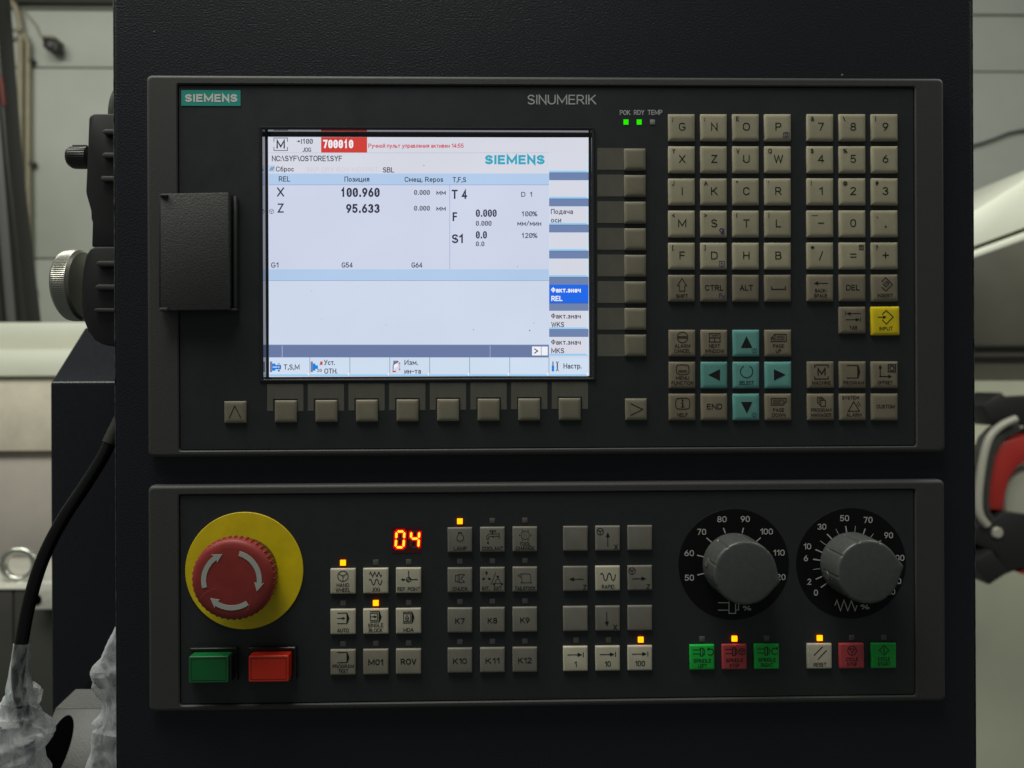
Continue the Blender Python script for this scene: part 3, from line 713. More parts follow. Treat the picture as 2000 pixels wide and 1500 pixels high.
specials = [[(lambda i: (i.rect(-5.2, -1.7, 6.5, .3), i.rect(-18, -16.2, -5.2, -15.2)), "minus sign"), (main("0"), "0"), (lambda i: (i.rect(-.6, 4.6, 2.6, 7.8), i.line([(-14.4, -13.4), (-16, -10)], 1.3)), "decimal point")],
            [(lambda i: (i.line([(-2.8, 9), (4, -9)], 1.7), i.text("*", -19, -13.5, 12, None, 0, left=True)), "slash and star"), (lambda i: (i.rect(-5.6, -4, 6.8, -2.2), i.rect(-5.6, 1.8, 6.8, 3.6), calc(i)), "equals sign"), (lambda i: (i.rect(-5.4, -1.8, 7, .2), i.rect(-.2, -7, 1.8, 5.4), i.text("?", -19, -15.5, 9.5, None, 0, left=True)), "plus sign")]]
for r, row in enumerate(specials):
    for c, (fn, nm) in enumerate(row): add_key(op, *g(c, r + 3), 51.8, "key_beige", fn, label="beige number pad key printed " + nm)
add_key(op, *g(0, 5), 51.8, "key_tan", backspace, label="tan key printed BACKSPACE"); add_key(op, *g(1, 5), 51.8, "key_tan", T("DEL", 0, -.5, 11, 26.5), label="tan key printed DEL"); add_key(op, *g(2, 5), 51.8, "key_tan", insert, label="tan key printed INSERT")
add_key(op, 1666, 625, 51.8, "key_tan", tab, label="tan key printed TAB"); add_key(op, 1730.5, 626.5, 55.5, "key_yellow", inp, label="yellow key printed INPUT")
g = grid(1333, 670, 1520.7, 795, 4, 3)
cl = {(0, 0): (both(alarm_cancel, two("ALARM", 30, "CANCEL", 32)), 0, "ALARM CANCEL"), (1, 0): (both(window_icon, two("NEXT", 21, "WINDOW", 38)), 0, "NEXT WINDOW"), (3, 0): (both(page_up, two("PAGE", 22, "UP", 11)), 0, "PAGE UP"),
      (0, 1): (both(menu_icon, two("MENU", 26, "FUNCTION", 43)), 0, "MENU FUNCTION"), (0, 2): (both(help_icon, T("HELP", 0, 15, 7.2, 20.5)), 0, "HELP"), (1, 2): (T("END", 0, -1, 11, 30), 0, "END"),
      (3, 2): (both(page_down, two("PAGE", 22, "DOWN", 26.5)), 0, "PAGE DOWN"),
      (2, 0): (lambda i: i.poly([(0, -13.6), (-11, 9.2), (11.4, 9.2)]), sun(15.5, 14.7), "an upward arrow"), (2, 2): (lambda i: i.poly([(-10.8, -10), (.6, 12.3), (11.3, -10)]), sun(15.1, 15.4), "a downward arrow"),
      (1, 1): (lambda i: i.poly([(-12.2, -.4), (10.7, 10.8), (10.7, -11.7)]), 0, "an arrow pointing to the screen"), (3, 1): (lambda i: i.poly([(-9, -11.5), (-9, 10.6), (13.8, -.6)]), 0, "an arrow pointing from the screen"), (2, 1): (select, 0, "SELECT")}
for (c, r), (fn, bl, nm) in cl.items():
    teal = c == 2 or (r == 1 and c in (1, 3))
    add_key(op, *g(c, r), 51.8, "key_teal" if teal else "key_tan", fn, bl or None, label=("teal" if teal else "tan") + " key printed with " + nm)
g = grid(1604, 732, 1729, 795, 3, 2)
for (c, r), (fn, nm) in {(0, 0): (machine, "MACHINE"), (1, 0): (both(lambda i: prog(i, -13, 8.8, -18.6, 6), T("PROGRAM", .6, 15.2, 7, 41)), "PROGRAM"), (2, 0): (offset, "OFFSET"),
                         (0, 1): (both(manager, two("PROGRAM", 40, "MANAGER", 40)), "PROGRAM MANAGER"), (1, 1): (alarm, "SYSTEM ALARM"), (2, 1): (T("CUSTOM", 1, -1, 7.4, 35.5), "CUSTOM")}.items():
    add_key(op, *g(c, r), 51.8, "key_tan", fn, label="tan key printed " + nm)
# soft keys round the screen
for i in range(8):
    x = 557.3 + (1113.2 - 557.3) * i / 7; y = 803.5 - 4.2 * i / 7
    k = Ink(); x0, x1 = x - 35.5, x + 35.2; top = y - 53.5; bot = y - .6
    k.poly([(x0, top), (x0, bot), (x - 24, bot), (x - 24, top)]).poly([(x + 24, top), (x + 24, bot), (x1, bot), (x1, top)]).poly([(x - 24, top), (x - 24, y - 24.6), (x + 24, y - 24.6), (x + 24, top)])
    put("soft_key_patch", k.on(YF - 0.00012, U(x, y, YF)), MATS["print_grey"], op, U(x, y, YF))
    add_key(op, x, y, 43, "key_soft", name="soft_key")
for i in range(8):
    y = 310.2 + (674.5 - 310.2) * i / 7; x = 1240.7 + 1.2 * i / 7
    k = Ink().rect(1166.3 + .8 * i / 7, y - 21.3, x - 22.6, y + 21.3)
    put("soft_key_patch", k.on(YF - 0.00012, U(x, y, YF)), MATS["print_grey"], op, U(x, y, YF))
    add_key(op, x, y, 42.2, "key_soft", name="soft_key")
add_key(op, 458.5, 805, 43, "key_soft", lambda i: i.line([(-11.5, 12), (0, -12.5), (11.8, 12)], 1.6), name="soft_key", label="beige key printed with a caret")
add_key(op, 1243, 799.5, 42.2, "key_soft", lambda i: i.line([(-11.5, -11.5), (12.5, 0), (-11.5, 11.5)], 1.6), name="soft_key", label="beige key printed with a right angle mark")
# printed lettering and status lights
o = POS[op]
br = rect_of(354.3, 176.3, 470, 207, YF); bc = U(412, 191.6, YF)
bl = put("brand_label", box_mesh(br[0] - bc.x, br[2] - bc.x, -0.00025, 0.0001, br[1] - bc.z, br[3] - bc.z), MATS["brand_teal"], op, bc, label="teal badge with pale capital lettering")
put("lettering", Ink().fit("SIEMENS", 361.7, 463.5, 199.2, 15.4, .035).on(YF - 0.00034, bc), MATS["badge_white"], bl, bc)
put("title_lettering", Ink().fit("SINUMERIK", 1030.6, 1164.5, 204, 19, -.012).on(YF - 0.00012, o), MATS["ink_grey"], op, o)
put("status_lettering", Ink().fit("POK", 1210.6, 1231.3, 224.6, 9.6).fit("RDY", 1238, 1258.3, 224.4, 9.6).fit("TEMP", 1265, 1293.7, 224.2, 9.6).on(YF - 0.00012, o), MATS["ink_grey"], op, o)
for x, mn in ((1222.6, "diode_green"), (1248.4, "diode_green"), (1274.4, "diode_grey")):
    c = U(x, 238.5, YF)
    put("status_light", box_mesh(-4.8 * S, 4.8 * S, -0.0003, 0.0002, -5 * S, 5 * S, 0.00008), MATS[mn], op, c)

# hinged card cover
c = U(378, 608, YF); cy = -0.0080
pts = [(313, 378), (446, 375.5), (446.5, 605), (313.5, 606.5)]
fr = [U(x, y, cy) - c for x, y in pts]
cc = put("card_cover", prism(fr, [p + Vector((0, 0.0035, 0)) for p in fr], 0.0006), MATS["cover_plastic"], op, c, label="textured black card slot cover beside the screen")
fr2 = [(318, 383), (461, 383.5), (461.5, 601), (318, 601)]
b0 = [U(x, y, YF) - c for x, y in fr2]
inner = [Vector((p.x, (cy + 0.0036) - c.y, p.z)) for p in b0]
for p in inner[1:3]: p.x -= 0.0022
put("cover_housing", prism(inner, b0, 0.0004), MATS["frame_black"], cc, c)
for z0, z1 in ((378.5, 383.5), (601, 607.5)):
    fr3 = [U(x, y, cy - 0.0012) - c for x, y in ((311, z0), (327, z0), (327, z1), (311, z1))]
    put("hinge", prism(fr3, [p + Vector((0, 0.006, 0)) for p in fr3], 0.0005), MATS["bezel_plastic"], cc, c)
fr4 = [U(x, y, cy + 0.0042) - c for x, y in ((444, 601.5), (462, 602), (462, 607), (444, 606.5))]
put("latch_lip", prism(fr4, [p + Vector((0, 0.0048, 0)) for p in fr4], 0.0003), MATS["bezel_plastic"], cc, c)
fr5 = [U(x, y, cy + 0.0052) - c for x, y in ((456, 383), (461.5, 383), (461.5, 601), (456, 601))]
put("latch_rim", prism(fr5, [p + Vector((0, 0.0038, 0)) for p in fr5], 0.0003), MATS["bezel_plastic"], cc, c)

# ------------------------------------------------------------------ lower panel keys
def wheel(i, x, y, r, w=1.4):
    i.arc(x, y, r, 0, 360, w, 24); i.arc(x, y, r * .16, 0, 360, w * .8, 10)
    for a in (270, 30, 150): i.line([(x + r * .2 * cos(radians(a)), y - r * .2 * sin(radians(a))), (x + r * .95 * cos(radians(a)), y - r * .95 * sin(radians(a)))], w)
def sine(i, x0, x1, yc, amp, w, n=2.0):
    L = x1 - x0; i.line([(x0 + L * t / 40, yc - amp * math.copysign(abs(sin(2 * pi * n * t / 40 + .5)) ** .6, sin(2 * pi * n * t / 40 + .5))) for t in range(41)], w)
def jog(i):
    i.line([(-12.5, -13), (-9.8, -17.6), (-5.8, -8.8), (-1.8, -17.6), (2.4, -8.8), (6.4, -17.6), (10, -8.8), (12, -12.6)], 1.6); sine(i, -12.6, 12.4, 1.7, 5.4, 1.6); i.text("JOG", .5, 16.9, 7.5, 16.5)
def refpoint(i):
    i.line([(.5, -19.5), (.5, -7)], 1.6); i.arc(.5, -2, 4.6, 0, 360, 1.5, 16); i.poly([(.5, -2), (.5, -6.4), (4.9, -2)]); i.poly([(.5, -2), (.5, 2.4), (-3.9, -2)]); i.line([(5, -2), (18.4, -2)], 1.6); i.arrow(-15, -2, -5.4, -2, 1.5, 6.5, 6); i.text("REF. POINT", .6, 16.5, 7.5, 45)
def auto(i): prog(i, -11, 8, -17.6, 3); i.arrow(-11, -7.4, 5.4, -7.4, 1.5, 6.5, 6); i.text("AUTO", .2, 16.6, 7.6, 22.5)
def single(i): prog(i, -10.8, 6.8, -20, .6); i.line([(-10.4, -16.6), (3.8, -16.6), (3.8, -2.6), (-10.4, -2.6)], 1.4, True); i.arrow(-10.4, -9.7, 3, -9.7, 1.4, 6, 5.4); i.text("SINGLE", 0, 7.3, 7.5, 30); i.text("BLOCK", 0, 17, 7.5, 27)
def mda(i): prog(i, -10.8, 6.8, -18, 3.4); i.line([(-9.6, -14.8), (4.2, -14.8), (4.2, .4), (-9.6, .4)], 1.4, True); i.line([(-2.8, -11.6), (.6, -6.6), (.2, -3.2), (-2.8, -1.8), (-5.8, -3.2), (-6.2, -6.6)], 1.3, True); i.disc(-2.8, -5.6, 1.6); i.text("MDA", 0, 17, 7.5, 20)
def ptest(i): prog(i, -11, 8, -20, 0); i.text("PROGRAM", .6, 7.4, 7.5, 42); i.text("TEST", .6, 17, 7.5, 19.5)
def lamp(i):
    i.line([(-2.6, -14.6), (3.6, -14.6), (3.6, -11), (7.2, -6.4), (7.4, -2.4), (4.6, 1.2), (.6, 2.2), (-3.4, 1.2), (-6, -2.4), (-5.8, -6.4), (-2.6, -11)], 1.1, True); i.rect(-2.6, -14.8, 3.6, -13)
    for a in (-150, -120, -90, -60, -30): i.line([(.6 + 8 * cos(radians(a)), -3.4 - 8 * sin(radians(a))), (.6 + 9.6 * cos(radians(a)), -3.4 - 9.6 * sin(radians(a)))], .9)
    i.text("LAMP", .6, 16.6, 7.6, 25.5)
def coolant(i):
    i.line([(-5, -18), (6.4, -18), (6.4, -15.4), (-5, -15.4)], 1, True); i.line([(.6, -15.2), (.6, -11.4)], 2.4); i.line([(13.4, -13.8), (13.4, -1.6)], 1.1); i.line([(13.4, -11.2), (-6.6, -11.2), (-10.8, -8), (-10.8, -.6), (-7.2, -.6), (-7.2, -5.6), (-4.6, -6.6), (13.4, -6.6)], 1.1); i.line([(-1, -6), (3, -3.6)], 1.1)
    i.poly([(-8.8, 2.2), (-6.8, 6.6), (-8.8, 8.8), (-10.8, 6.6)]); i.text("COOLANT", .4, 17.2, 7.5, 42)
def toolchange(i):
    i.line([(.8 + 8.8 * cos(radians(a)), -8 + 8.8 * sin(radians(a))) for a in range(30, 390, 60)], 1, True)
    for a in range(0, 360, 60): i.disc(.8 + 11 * cos(radians(a)), -8 + 11 * sin(radians(a)), 1.3, 8)
    for a in range(0, 360, 60): i.disc(.8 + 3.4 * cos(radians(a)), -8 + 3.4 * sin(radians(a)), .7, 6)
    i.disc(.8, -8, .8, 6); i.text("TOOL", .6, 9, 7.3, 22); i.text("CHANGE", .6, 17.6, 7.3, 37)
def chuck(i):
    i.line([(-8.6, -10), (-3.6, -10), (-3.6, 2.4), (-8.6, 2.4)], 1.1, True); i.line([(-3.6, -11.4), (9, -11.4), (2, -3.8), (9, 4), (-3.6, 4)], 1.1, True); i.line([(-.8, -11.4), (-.8, 4)], 1); i.text("CHUCK", .6, 17, 7.5, 30)
def intext(i):
    i.arrow(-11.5, -10, -11.5, -18, 1.6, 5, 6); i.arrow(-14, -4, -20.6, -.6, 1.6, 5, 6); i.arrow(-9, -4, -2.8, -.6, 1.6, 5, 6); i.line([(6.5, -14), (-3.5, 10)], 1); i.arc(10.6, 3, 4.6, 0, 360, 1, 16); i.arrow(10.6, -9, 10.6, -2.2, 1.6, 5, 6); i.arrow(20.6, 10, 14.8, 6, 1.6, 5, 6); i.arrow(1, 10, 6.4, 6, 1.6, 5, 6)
    i.text("INT.", -13, 16.6, 7.5, 15.4); i.text("EXT.", 11, 16.6, 7.5, 17)
def tailstock(i):
    i.line([(-13.6, -7.6), (-7.4, -11), (9, -11), (11.4, -8), (11.4, 5), (13, 6.4), (-8, 6.4), (-6, 4), (-6, -3.6), (-7.4, -4.4)], 1.1, True); i.line([(-7.4, -11), (-7.4, -4.4)], 1); i.text("TAILSTOCK", .6, 17.3, 7.5, 41)

mode = [[(lambda i: (wheel(i, .3, -10.2, 10.2), i.text("HAND", 0, 7.4, 7.5, 24.5), i.text("WHEEL", .2, 17, 7.5, 29)), "HAND WHEEL"), (jog, "JOG"), (refpoint, "REF. POINT")], [(auto, "AUTO"), (single, "SINGLE BLOCK"), (mda, "MDA")],
        [(ptest, "PROGRAM TEST"), (T("M01", 0, 0, 11.5, 29, .01), "M01"), (T("ROV", .2, -.4, 11.5, 30.5, .01), "ROV")]]
g = grid(669.5, 1135.6, 797.6, 1294.2, 3, 3)
def diode(root, px, py, lit=False):
    c = U(px, py, YF)
    put("indicator_light", box_mesh(-5.2 * S, 5.2 * S, -0.0009 if lit else -0.0002, 0.0003, -5.2 * S, 5.2 * S, 0.00012), MATS["diode_amber" if lit else "diode_off"], root, c, label="lit amber indicator" if lit else None)
def slope(c): return -0.75 * c
for r, row in enumerate(mode):
    for c, (fn, nm) in enumerate(row):
        x, y = g(c, r); y += slope(c)
        add_key(mc, x, y, 49.2, "key_white" if r < 2 else "key_grey", fn, style='flat', label=("off-white" if r < 2 else "grey") + " key printed " + nm)
        diode(mc, x + .6, y - 36.8, (c, r) in ((0, 0), (1, 1)))
kk = [[(lamp, "LAMP"), (coolant, "COOLANT"), (toolchange, "TOOL CHANGE")], [(chuck, "CHUCK"), (intext, "INT. EXT."), (tailstock, "TAILSTOCK")], [(T("K%d" % n, 0, 1, 11.2, 18.5), "K%d" % n) for n in (7, 8, 9)], [(T("K%d" % n, 0, .8, 11.2, 27), "K%d" % n) for n in (10, 11, 12)]]
g = grid(898.2, 1054.8, 1025.2, 1290.6, 3, 4)
for r, row in enumerate(kk):
    for c, (fn, nm) in enumerate(row):
        x, y = g(c, r); y += slope(c)
        add_key(mc, x, y, 48.2, "key_dark", fn, style='flat', label="dark grey key printed " + nm)
        diode(mc, x, y - 37, (c, r) == (0, 0))
def letter(ch, x, y): return lambda i: i.text(ch, x, y, 10.4)
axis = {(0, 0): (None, "key_dark", None), (1, 0): (both(lambda i: (wheel(i, -15, -13.4, 6.4, 1.3), i.arrow(0, 16, 0, -12, 1.5, 9.5, 8)), letter("X", 16, 17)), "key_dark", "an upward arrow and X"), (2, 0): (None, "key_dark", None),
        (0, 1): (both(lambda i: i.arrow(15.5, .6, -13, .6, 1.5, 10, 8), letter("Z", 18, 17)), "key_dark", "a left arrow and Z"), (1, 1): (lambda i: (sine(i, -14.4, 15.2, -3.2, 7, 1.8), i.text("RAPID", .2, 16, 7.6, 24.5)), "key_white", "RAPID"),
        (2, 1): (both(lambda i: (wheel(i, -15.6, -14.2, 6.4, 1.3), i.arrow(-15.8, 1, 12.6, 1, 1.5, 10, 8)), letter("Z", 16, 17)), "key_dark", "a right arrow and Z"),
        (0, 2): (None, "key_dark", None), (1, 2): (both(lambda i: i.arrow(-2, -13.4, -2, 15.4, 1.5, 9.5, 8), letter("X", 14.5, 17)), "key_dark", "a downward arrow and X"), (2, 2): (None, "key_dark", None)}
def incr(n): return lambda i: (i.arrow(-16, -8.4, 13.2, -8.4, 1.5, 9, 8), i.rect(14.4, -13.4, 16, -3.4), i.text(n, 0, 10, 10.6))
for c, n in enumerate(("1", "10", "100")): axis[(c, 3)] = (incr(n), "key_white", "an arrow and " + n)
g = grid(1124.2, 1052.4, 1250.2, 1287.4, 3, 4)
for (c, r), (fn, mt, nm) in axis.items():
    x, y = g(c, r); y += slope(c)
    add_key(mc, x, y, 48, mt, fn, style='flat', label=(("off-white" if mt == "key_white" else "dark grey") + " key printed " + ("with " if nm.startswith("a") else "") + nm) if nm else "blank dark grey key")
    if r == 3: diode(mc, x + 1, y - 37, c == 2)
def spindle(i):
    i.line([(-18.6, -15.2), (-4, -15.2)], 1.4); i.line([(-18.6, -7.4), (-4, -7.4)], 1.4); i.line([(-4, -18.4), (1, -18.4), (1, -3.2), (-4, -3.2)], 1.7, True); i.line([(1, -15.2), (4.4, -15.2), (4.4, -6.2), (1, -6.2)], 1.5, True)
def ccw(i): i.arc(15.8, -10.4, 6, -150, 110, 1.6, 16); i.head(9.2, -13.4, 225, 6, 6)
def cw(i): i.arc(15, -10.4, 6, -40, -290, 1.6, 16); i.head(21.4, -12.6, -60, 6, 6)
def stopmark(i, x, y, r): i.arc(x, y, r, 0, 360, 1.5, 20); i.line([(x - r * .55, y - r * .4), (x + r * .55, y - r * .4), (x, y + r * .6)], 1.3, True)
def start(i): i.line([(0, -20.2), (9.4, -10.8), (0, -1.4), (-9.4, -10.8)], 1.5, True); i.rect(-.8, -15.6, .8, -6)
sp = [(1372, 1284.4, "key_green", both(spindle, ccw, two("SPINDLE", 34, "LEFT", 18, 6.2, 16.2, 7.4)), "bright green key printed SPINDLE LEFT", 0), (1435, 1283.6, "key_red", both(spindle, lambda i: stopmark(i, 14.6, -10.6, 6.4), two("SPINDLE", 34, "STOP", 20, 6.2, 16.2, 7.4)), "red key printed SPINDLE STOP", 1),
      (1498.2, 1282.9, "key_green", both(spindle, cw, two("SPINDLE", 34, "RIGHT", 24, 6.2, 16.2, 7.4)), "bright green key printed SPINDLE RIGHT", 0),
      (1601.5, 1282.3, "key_white", lambda i: (i.line([(-11.7, -2), (5.5, -19)], 1.7), i.line([(-4, 5.7), (13, -12)], 1.7), i.text("RESET", 0, 15.8, 7.4, 25)), "off-white key printed RESET", 1), (1664.4, 1281.7, "key_red", both(lambda i: stopmark(i, 0, -10.6, 8.6), two("CYCLE", 24, "STOP", 20, 6, 15.6, 7.4)), "red key printed CYCLE STOP", 0),
      (1727, 1281.2, "key_green", both(start, two("CYCLE", 24, "START", 25, 6, 15.6, 7.4)), "bright green key printed CYCLE START", 0)]
for x, y, mt, fn, lb, lit in sp:
    add_key(mc, x, y, 48, mt, fn, style='flat', label=lb); diode(mc, x - 1, y - 36.6, bool(lit))

# seven-segment readout
c = U(794, 1055, YF)
win = rect_of(764.5, 1029.5, 823, 1080, YF)
sg = put("digit_display", box_mesh(win[0] - c.x, win[2] - c.x, -0.00015, 0.0002, win[1] - c.z, win[3] - c.z), MATS["segment_window"], mc, c, label="glowing red two digit readout showing 04")
def seg(corners, on, core, red, off_):
    TL, TR, ML, MR, BL, BR = corners
    E = dict(a=(TL, TR), b=(TR, MR), c=(MR, BR), d=(BL, BR), e=(ML, BL), f=(TL, ML), g=(ML, MR))
    for k, (p, q) in E.items():
        p, q = Vector(p), Vector(q); t = (q - p).normalized(); n = Vector((-t.y, t.x))
        def hexa(w, ins): return [p + t * ins, p + t * (ins + w) + n * w, q - t * (ins + w) + n * w, q - t * ins, q - t * (ins + w) - n * w, p + t * (ins + w) - n * w]
        if k in on:
            core.poly(hexa(2.2, 1.0)); red.line([p - t * 1.2, q + t * 1.2], 9.6)
        else: off_.poly(hexa(1.9, 1.2))
core, red, off_ = Ink(), Ink(), Ink()
z = lambda x, y: (740 + x / 16.67, 1010 + y / 16.67)
seg([z(575, 468), z(830, 468), z(562, 710), z(818, 710), z(545, 985), z(800, 985)], "abcdef", core, red, off_)
seg([z(1055, 468), z(1315, 468), z(1045, 700), z(1300, 700), z(1030, 975), z(1285, 985)], "bcfg", core, red, off_)
off_.disc(*z(818, 1068), 1.7, 10); off_.disc(*z(1290, 1045), 1.7, 10)
put("segment_halo", red.on(YF - 0.00025, c), MATS["segment_red"], sg, c); put("segment", core.on(YF - 0.00034, c), MATS["segment_core"], sg, c); put("unlit_segment", off_.on(YF - 0.00030, c), MATS["segment_off"], sg, c)

# emergency stop
c = U(478, 1114, YF)
k = 1.0 * S
disc = lathe([(113.5 * k, 0), (113.8 * k, 2.2 * k), (113.0 * k, 3 * k)], 72)
es = put("emergency_stop", disc, MATS["estop_yellow"], mc, c, label="red mushroom emergency stop on a round yellow plate")
put("collar", lathe([(64 * k, 2.5 * k), (66 * k, 30 * k), (70 * k, 34 * k), (70 * k, 46 * k)], 48), MATS["hood_black"], es, c)
put("push_cap", lathe([(60 * k, 42 * k), (72 * k, 44 * k), (74.5 * k, 47 * k), (75.5 * k, 58 * k), (75.2 * k, 66 * k), (74 * k, 70.5 * k), (71 * k, 73.6 * k), (66 * k, 75.6 * k), (58 * k, 76.6 * k), (30 * k, 77.0 * k), (8 * k, 77.1 * k)], 72, 30), MATS["estop_red"], es, c)
v = []; f = []
for i in range(44):                                   # grip beads round the cap
    a = 2 * pi * i / 44; b = len(v)
    for h, w, r in ((46, 2.6, 76.2), (49, 3.7, 77.8), (62, 3.7, 77.8), (66, 3.0, 77.0), (68.5, 1.8, 75.2)):
        for s_ in (-1, -.45, .45, 1):
            rad = (r if abs(s_) < .9 else 74) * k; t = a + s_ * w / 77
            v.append((rad * cos(t), -h * k, rad * sin(t)))
    for p in range(4):
        for q in range(3): f.append((b + p * 4 + q, b + p * 4 + q + 1, b + p * 4 + q + 5, b + p * 4 + q + 4))
    f.append((b, b + 1, b + 2, b + 3)); f.append((b + 16, b + 17, b + 18, b + 19))
put("grip_rim", mesh_from(v, f, 60), MATS["estop_red"], es, c, kind="stuff")
for a0, a1 in ((195, 109), (74, -24.5), (-56, -140)):
    i = Ink(); n = 16; hd = 17
    b0, r0_, r1_ = a1 + hd, 46.5, 55.5
    P = lambda r, a: (r * cos(radians(a)), -r * sin(radians(a)))
    pts = [P(r1_, a0 + (b0 - a0) * t / n) for t in range(n + 1)] + [P(60, b0 + 2), P(51, a1), P(42, b0 + 2)] + [P(r0_, b0 + (a0 - b0) * t / n) for t in range(n + 1)]
    lo_ = i.poly(pts)
    fl = [(x * k, -77.6 * k, -y * k) for x, y in pts]
    bk = [(x, y + 2.2 * k, z_) for x, y, z_ in fl]
    put("arrow", loft([fl, bk], True, False, False), MATS["arrow_grey"], es, c)

mat("scuff_red", (0.36, 0.10, 0.09), 0.5)
sq = Ink().line([(-28, 14), (-37, 17), (-45, 21), (-52, 26), (-58, 33)], .8).line([(36, 30), (34, 42), (29, 56)], .7)
put("scuff", sq.local(k, 78.0 * k), MATS["scuff_red"], es, c)

# push buttons
def push_button(root, fx0, fy0, fx1, fy1, mt, shaded, label):
    yf = YF - 0.0105
    c = U((fx0 + fx1) / 2, (fy0 + fy1) / 2, yf); c.y = YF
    R = rect_of(fx0, fy0, fx1, fy1, yf)
    def lp(d, y, r=0.0006): return [(x - c.x, y - c.y, z_ - c.z) for x, z_ in rr(*inset(R, d), r, 3)]
    h = put("push_button", loft([lp(-0.0024, YF), lp(-0.0024, YF - 0.0030), lp(-0.0020, YF - 0.0034), lp(-0.0006, YF - 0.0034), lp(-0.0004, YF)], smooth=30), MATS["hood_black"], root, c, label=label)
    put("button_cap", loft([lp(0.0, YF - 0.0002), lp(0.0, yf + 0.0003), lp(0.0003, yf)], False, True, 30), MATS[mt], h, c)
    put("cap_line", loft([lp(0.0012, yf - 0.00004), lp(0.0015, yf - 0.00004)]), MATS["hood_black"], h, c)
    if shaded:    # black strip stands in for shade on the cap's side wall
        q = [(x - c.x, z_ - c.z) for x, z_ in ((R[2] + 0.0003, R[1]), (R[2] + 0.0016, R[1]), (R[2] + 0.0016, R[3]), (R[2] + 0.0003, R[3]))]
        put("side_shade", prism([(x, yf + 0.0006 - c.y, z_) for x, z_ in q], [(x, 0, z_) for x, z_ in q], 0.0002), MATS["hood_black"], h, c)
push_button(mc, 368.7, 1282, 446, 1333.5, "cap_green", True, "square green push button below the emergency stop")
push_button(mc, 485.6, 1281, 563.5, 1331.5, "cap_red", False, "square red push button below the emergency stop")

# rotary override dials
def dial(root, cx, cy, pointer, print_fn, label, dimple):
    c = U(cx, cy, YF)
    dd = put("override_dial", lathe([(109.5 * S, 0), (109.5 * S, 0.5 * S), (109 * S, 0.9 * S)], 80), MATS["dial_black"], root, c, label=label)
    i = Ink(); print_fn(i); put("scale_print", i.on(YF - 1.5 * S, c), MATS["ink_pale"], dd, c)
    # knob: round with a pointed nose and raised grip ridges
    R0, tip = 60.5, 69.0; ta = math.degrees(math.acos(R0 / tip)); n = 180
    def outline(r, h, ridge):
        L = []
        for j in range(n):
            a = 360 * j / n; d = abs((a - pointer + 180) % 360 - 180)
            q = r if d > ta else r * cos(radians(0)) / cos(radians(ta - d))
            if ridge:
                e = ((a - pointer - 20) % 40); e = min(e, 40 - e)
                if e < 2.1 and d > ta: q -= ridge * (1 - (e / 2.1) ** 2)
            L.append((q * S * cos(radians(a)), -h * S, q * S * sin(radians(a))))
        return L
    loops = [outline(60.0, 1.0, 0), outline(62.0, 1.6, 0), outline(62.0, 14, 0), outline(61.6, 15.5, 1.6), outline(60.8, 64, 2.2), outline(60.2, 70, 2.2), outline(59.2, 73, 1.6), outline(57.4, 74.5, .6), outline(54, 75, 0)]
    kb = put("knob", loft(loops, True, True, 35), MATS["knob_grey"], dd, c)
    # set-screw dimple on the side
    a = radians(dimple)
    rdir = Vector((cos(a), 0, sin(a))); tdir = Vector((-sin(a), 0, cos(a))); ax = Vector((0, -1, 0))
    P = [rdir * 62.3 * S + ax * 27 * S + tdir * (9 * S * cos(t)) + ax * (9 * S * sin(t)) for t in [2 * pi * j / 20 for j in range(20)]]
    Q = [p - rdir * 2.5 * S for p in P]
    Pi = [rdir * 62.1 * S + ax * 27 * S + tdir * (6.6 * S * cos(t)) + ax * (6.6 * S * sin(t)) for t in [2 * pi * j / 20 for j in range(20)]]
    put("set_screw", loft([Q, P, Pi], False, True, 30), MATS["diode_off"], kb, c)
def scale_a(i):
    q = lambda x, y: (1310 + x / 6, 970 + y / 6)
    for s_, x0, x1, y in (("80", 545, 655, 300), ("90", 820, 927, 297), ("70", 310, 415, 448), ("100", 1050, 1197, 444), ("60", 160, 272, 697), ("110", 1202, 1335, 692), ("50", 165, 272, 985), ("120", 1206, 1345, 978)):
        i.fit(s_, q(x0, 0)[0], q(x1, 0)[0], q(0, y)[1], 11.8)
    for a, b in (((617, 367), (640, 428)), ((853, 365), (838, 428)), ((420, 483), (478, 533)), ((1055, 480), (1005, 525)), ((308, 687), (386, 705)), ((312, 918), (390, 900)), ((1165, 700), (1090, 718)), ((1165, 920), (1090, 900))): i.line([q(*a), q(*b)], 2.2)
    i.line([q(555, 1243), q(683, 1243)], 1.6).line([q(555, 1330), q(683, 1330)], 1.6).line([q(683, 1228), q(683, 1368), q(760, 1368), q(760, 1258)], 1.7).line([q(765, 1328), q(795, 1328), q(795, 1258)], 1.5)
    i.fit("%", q(845, 0)[0], q(943, 0)[0], q(0, 1335)[1], 9.4)
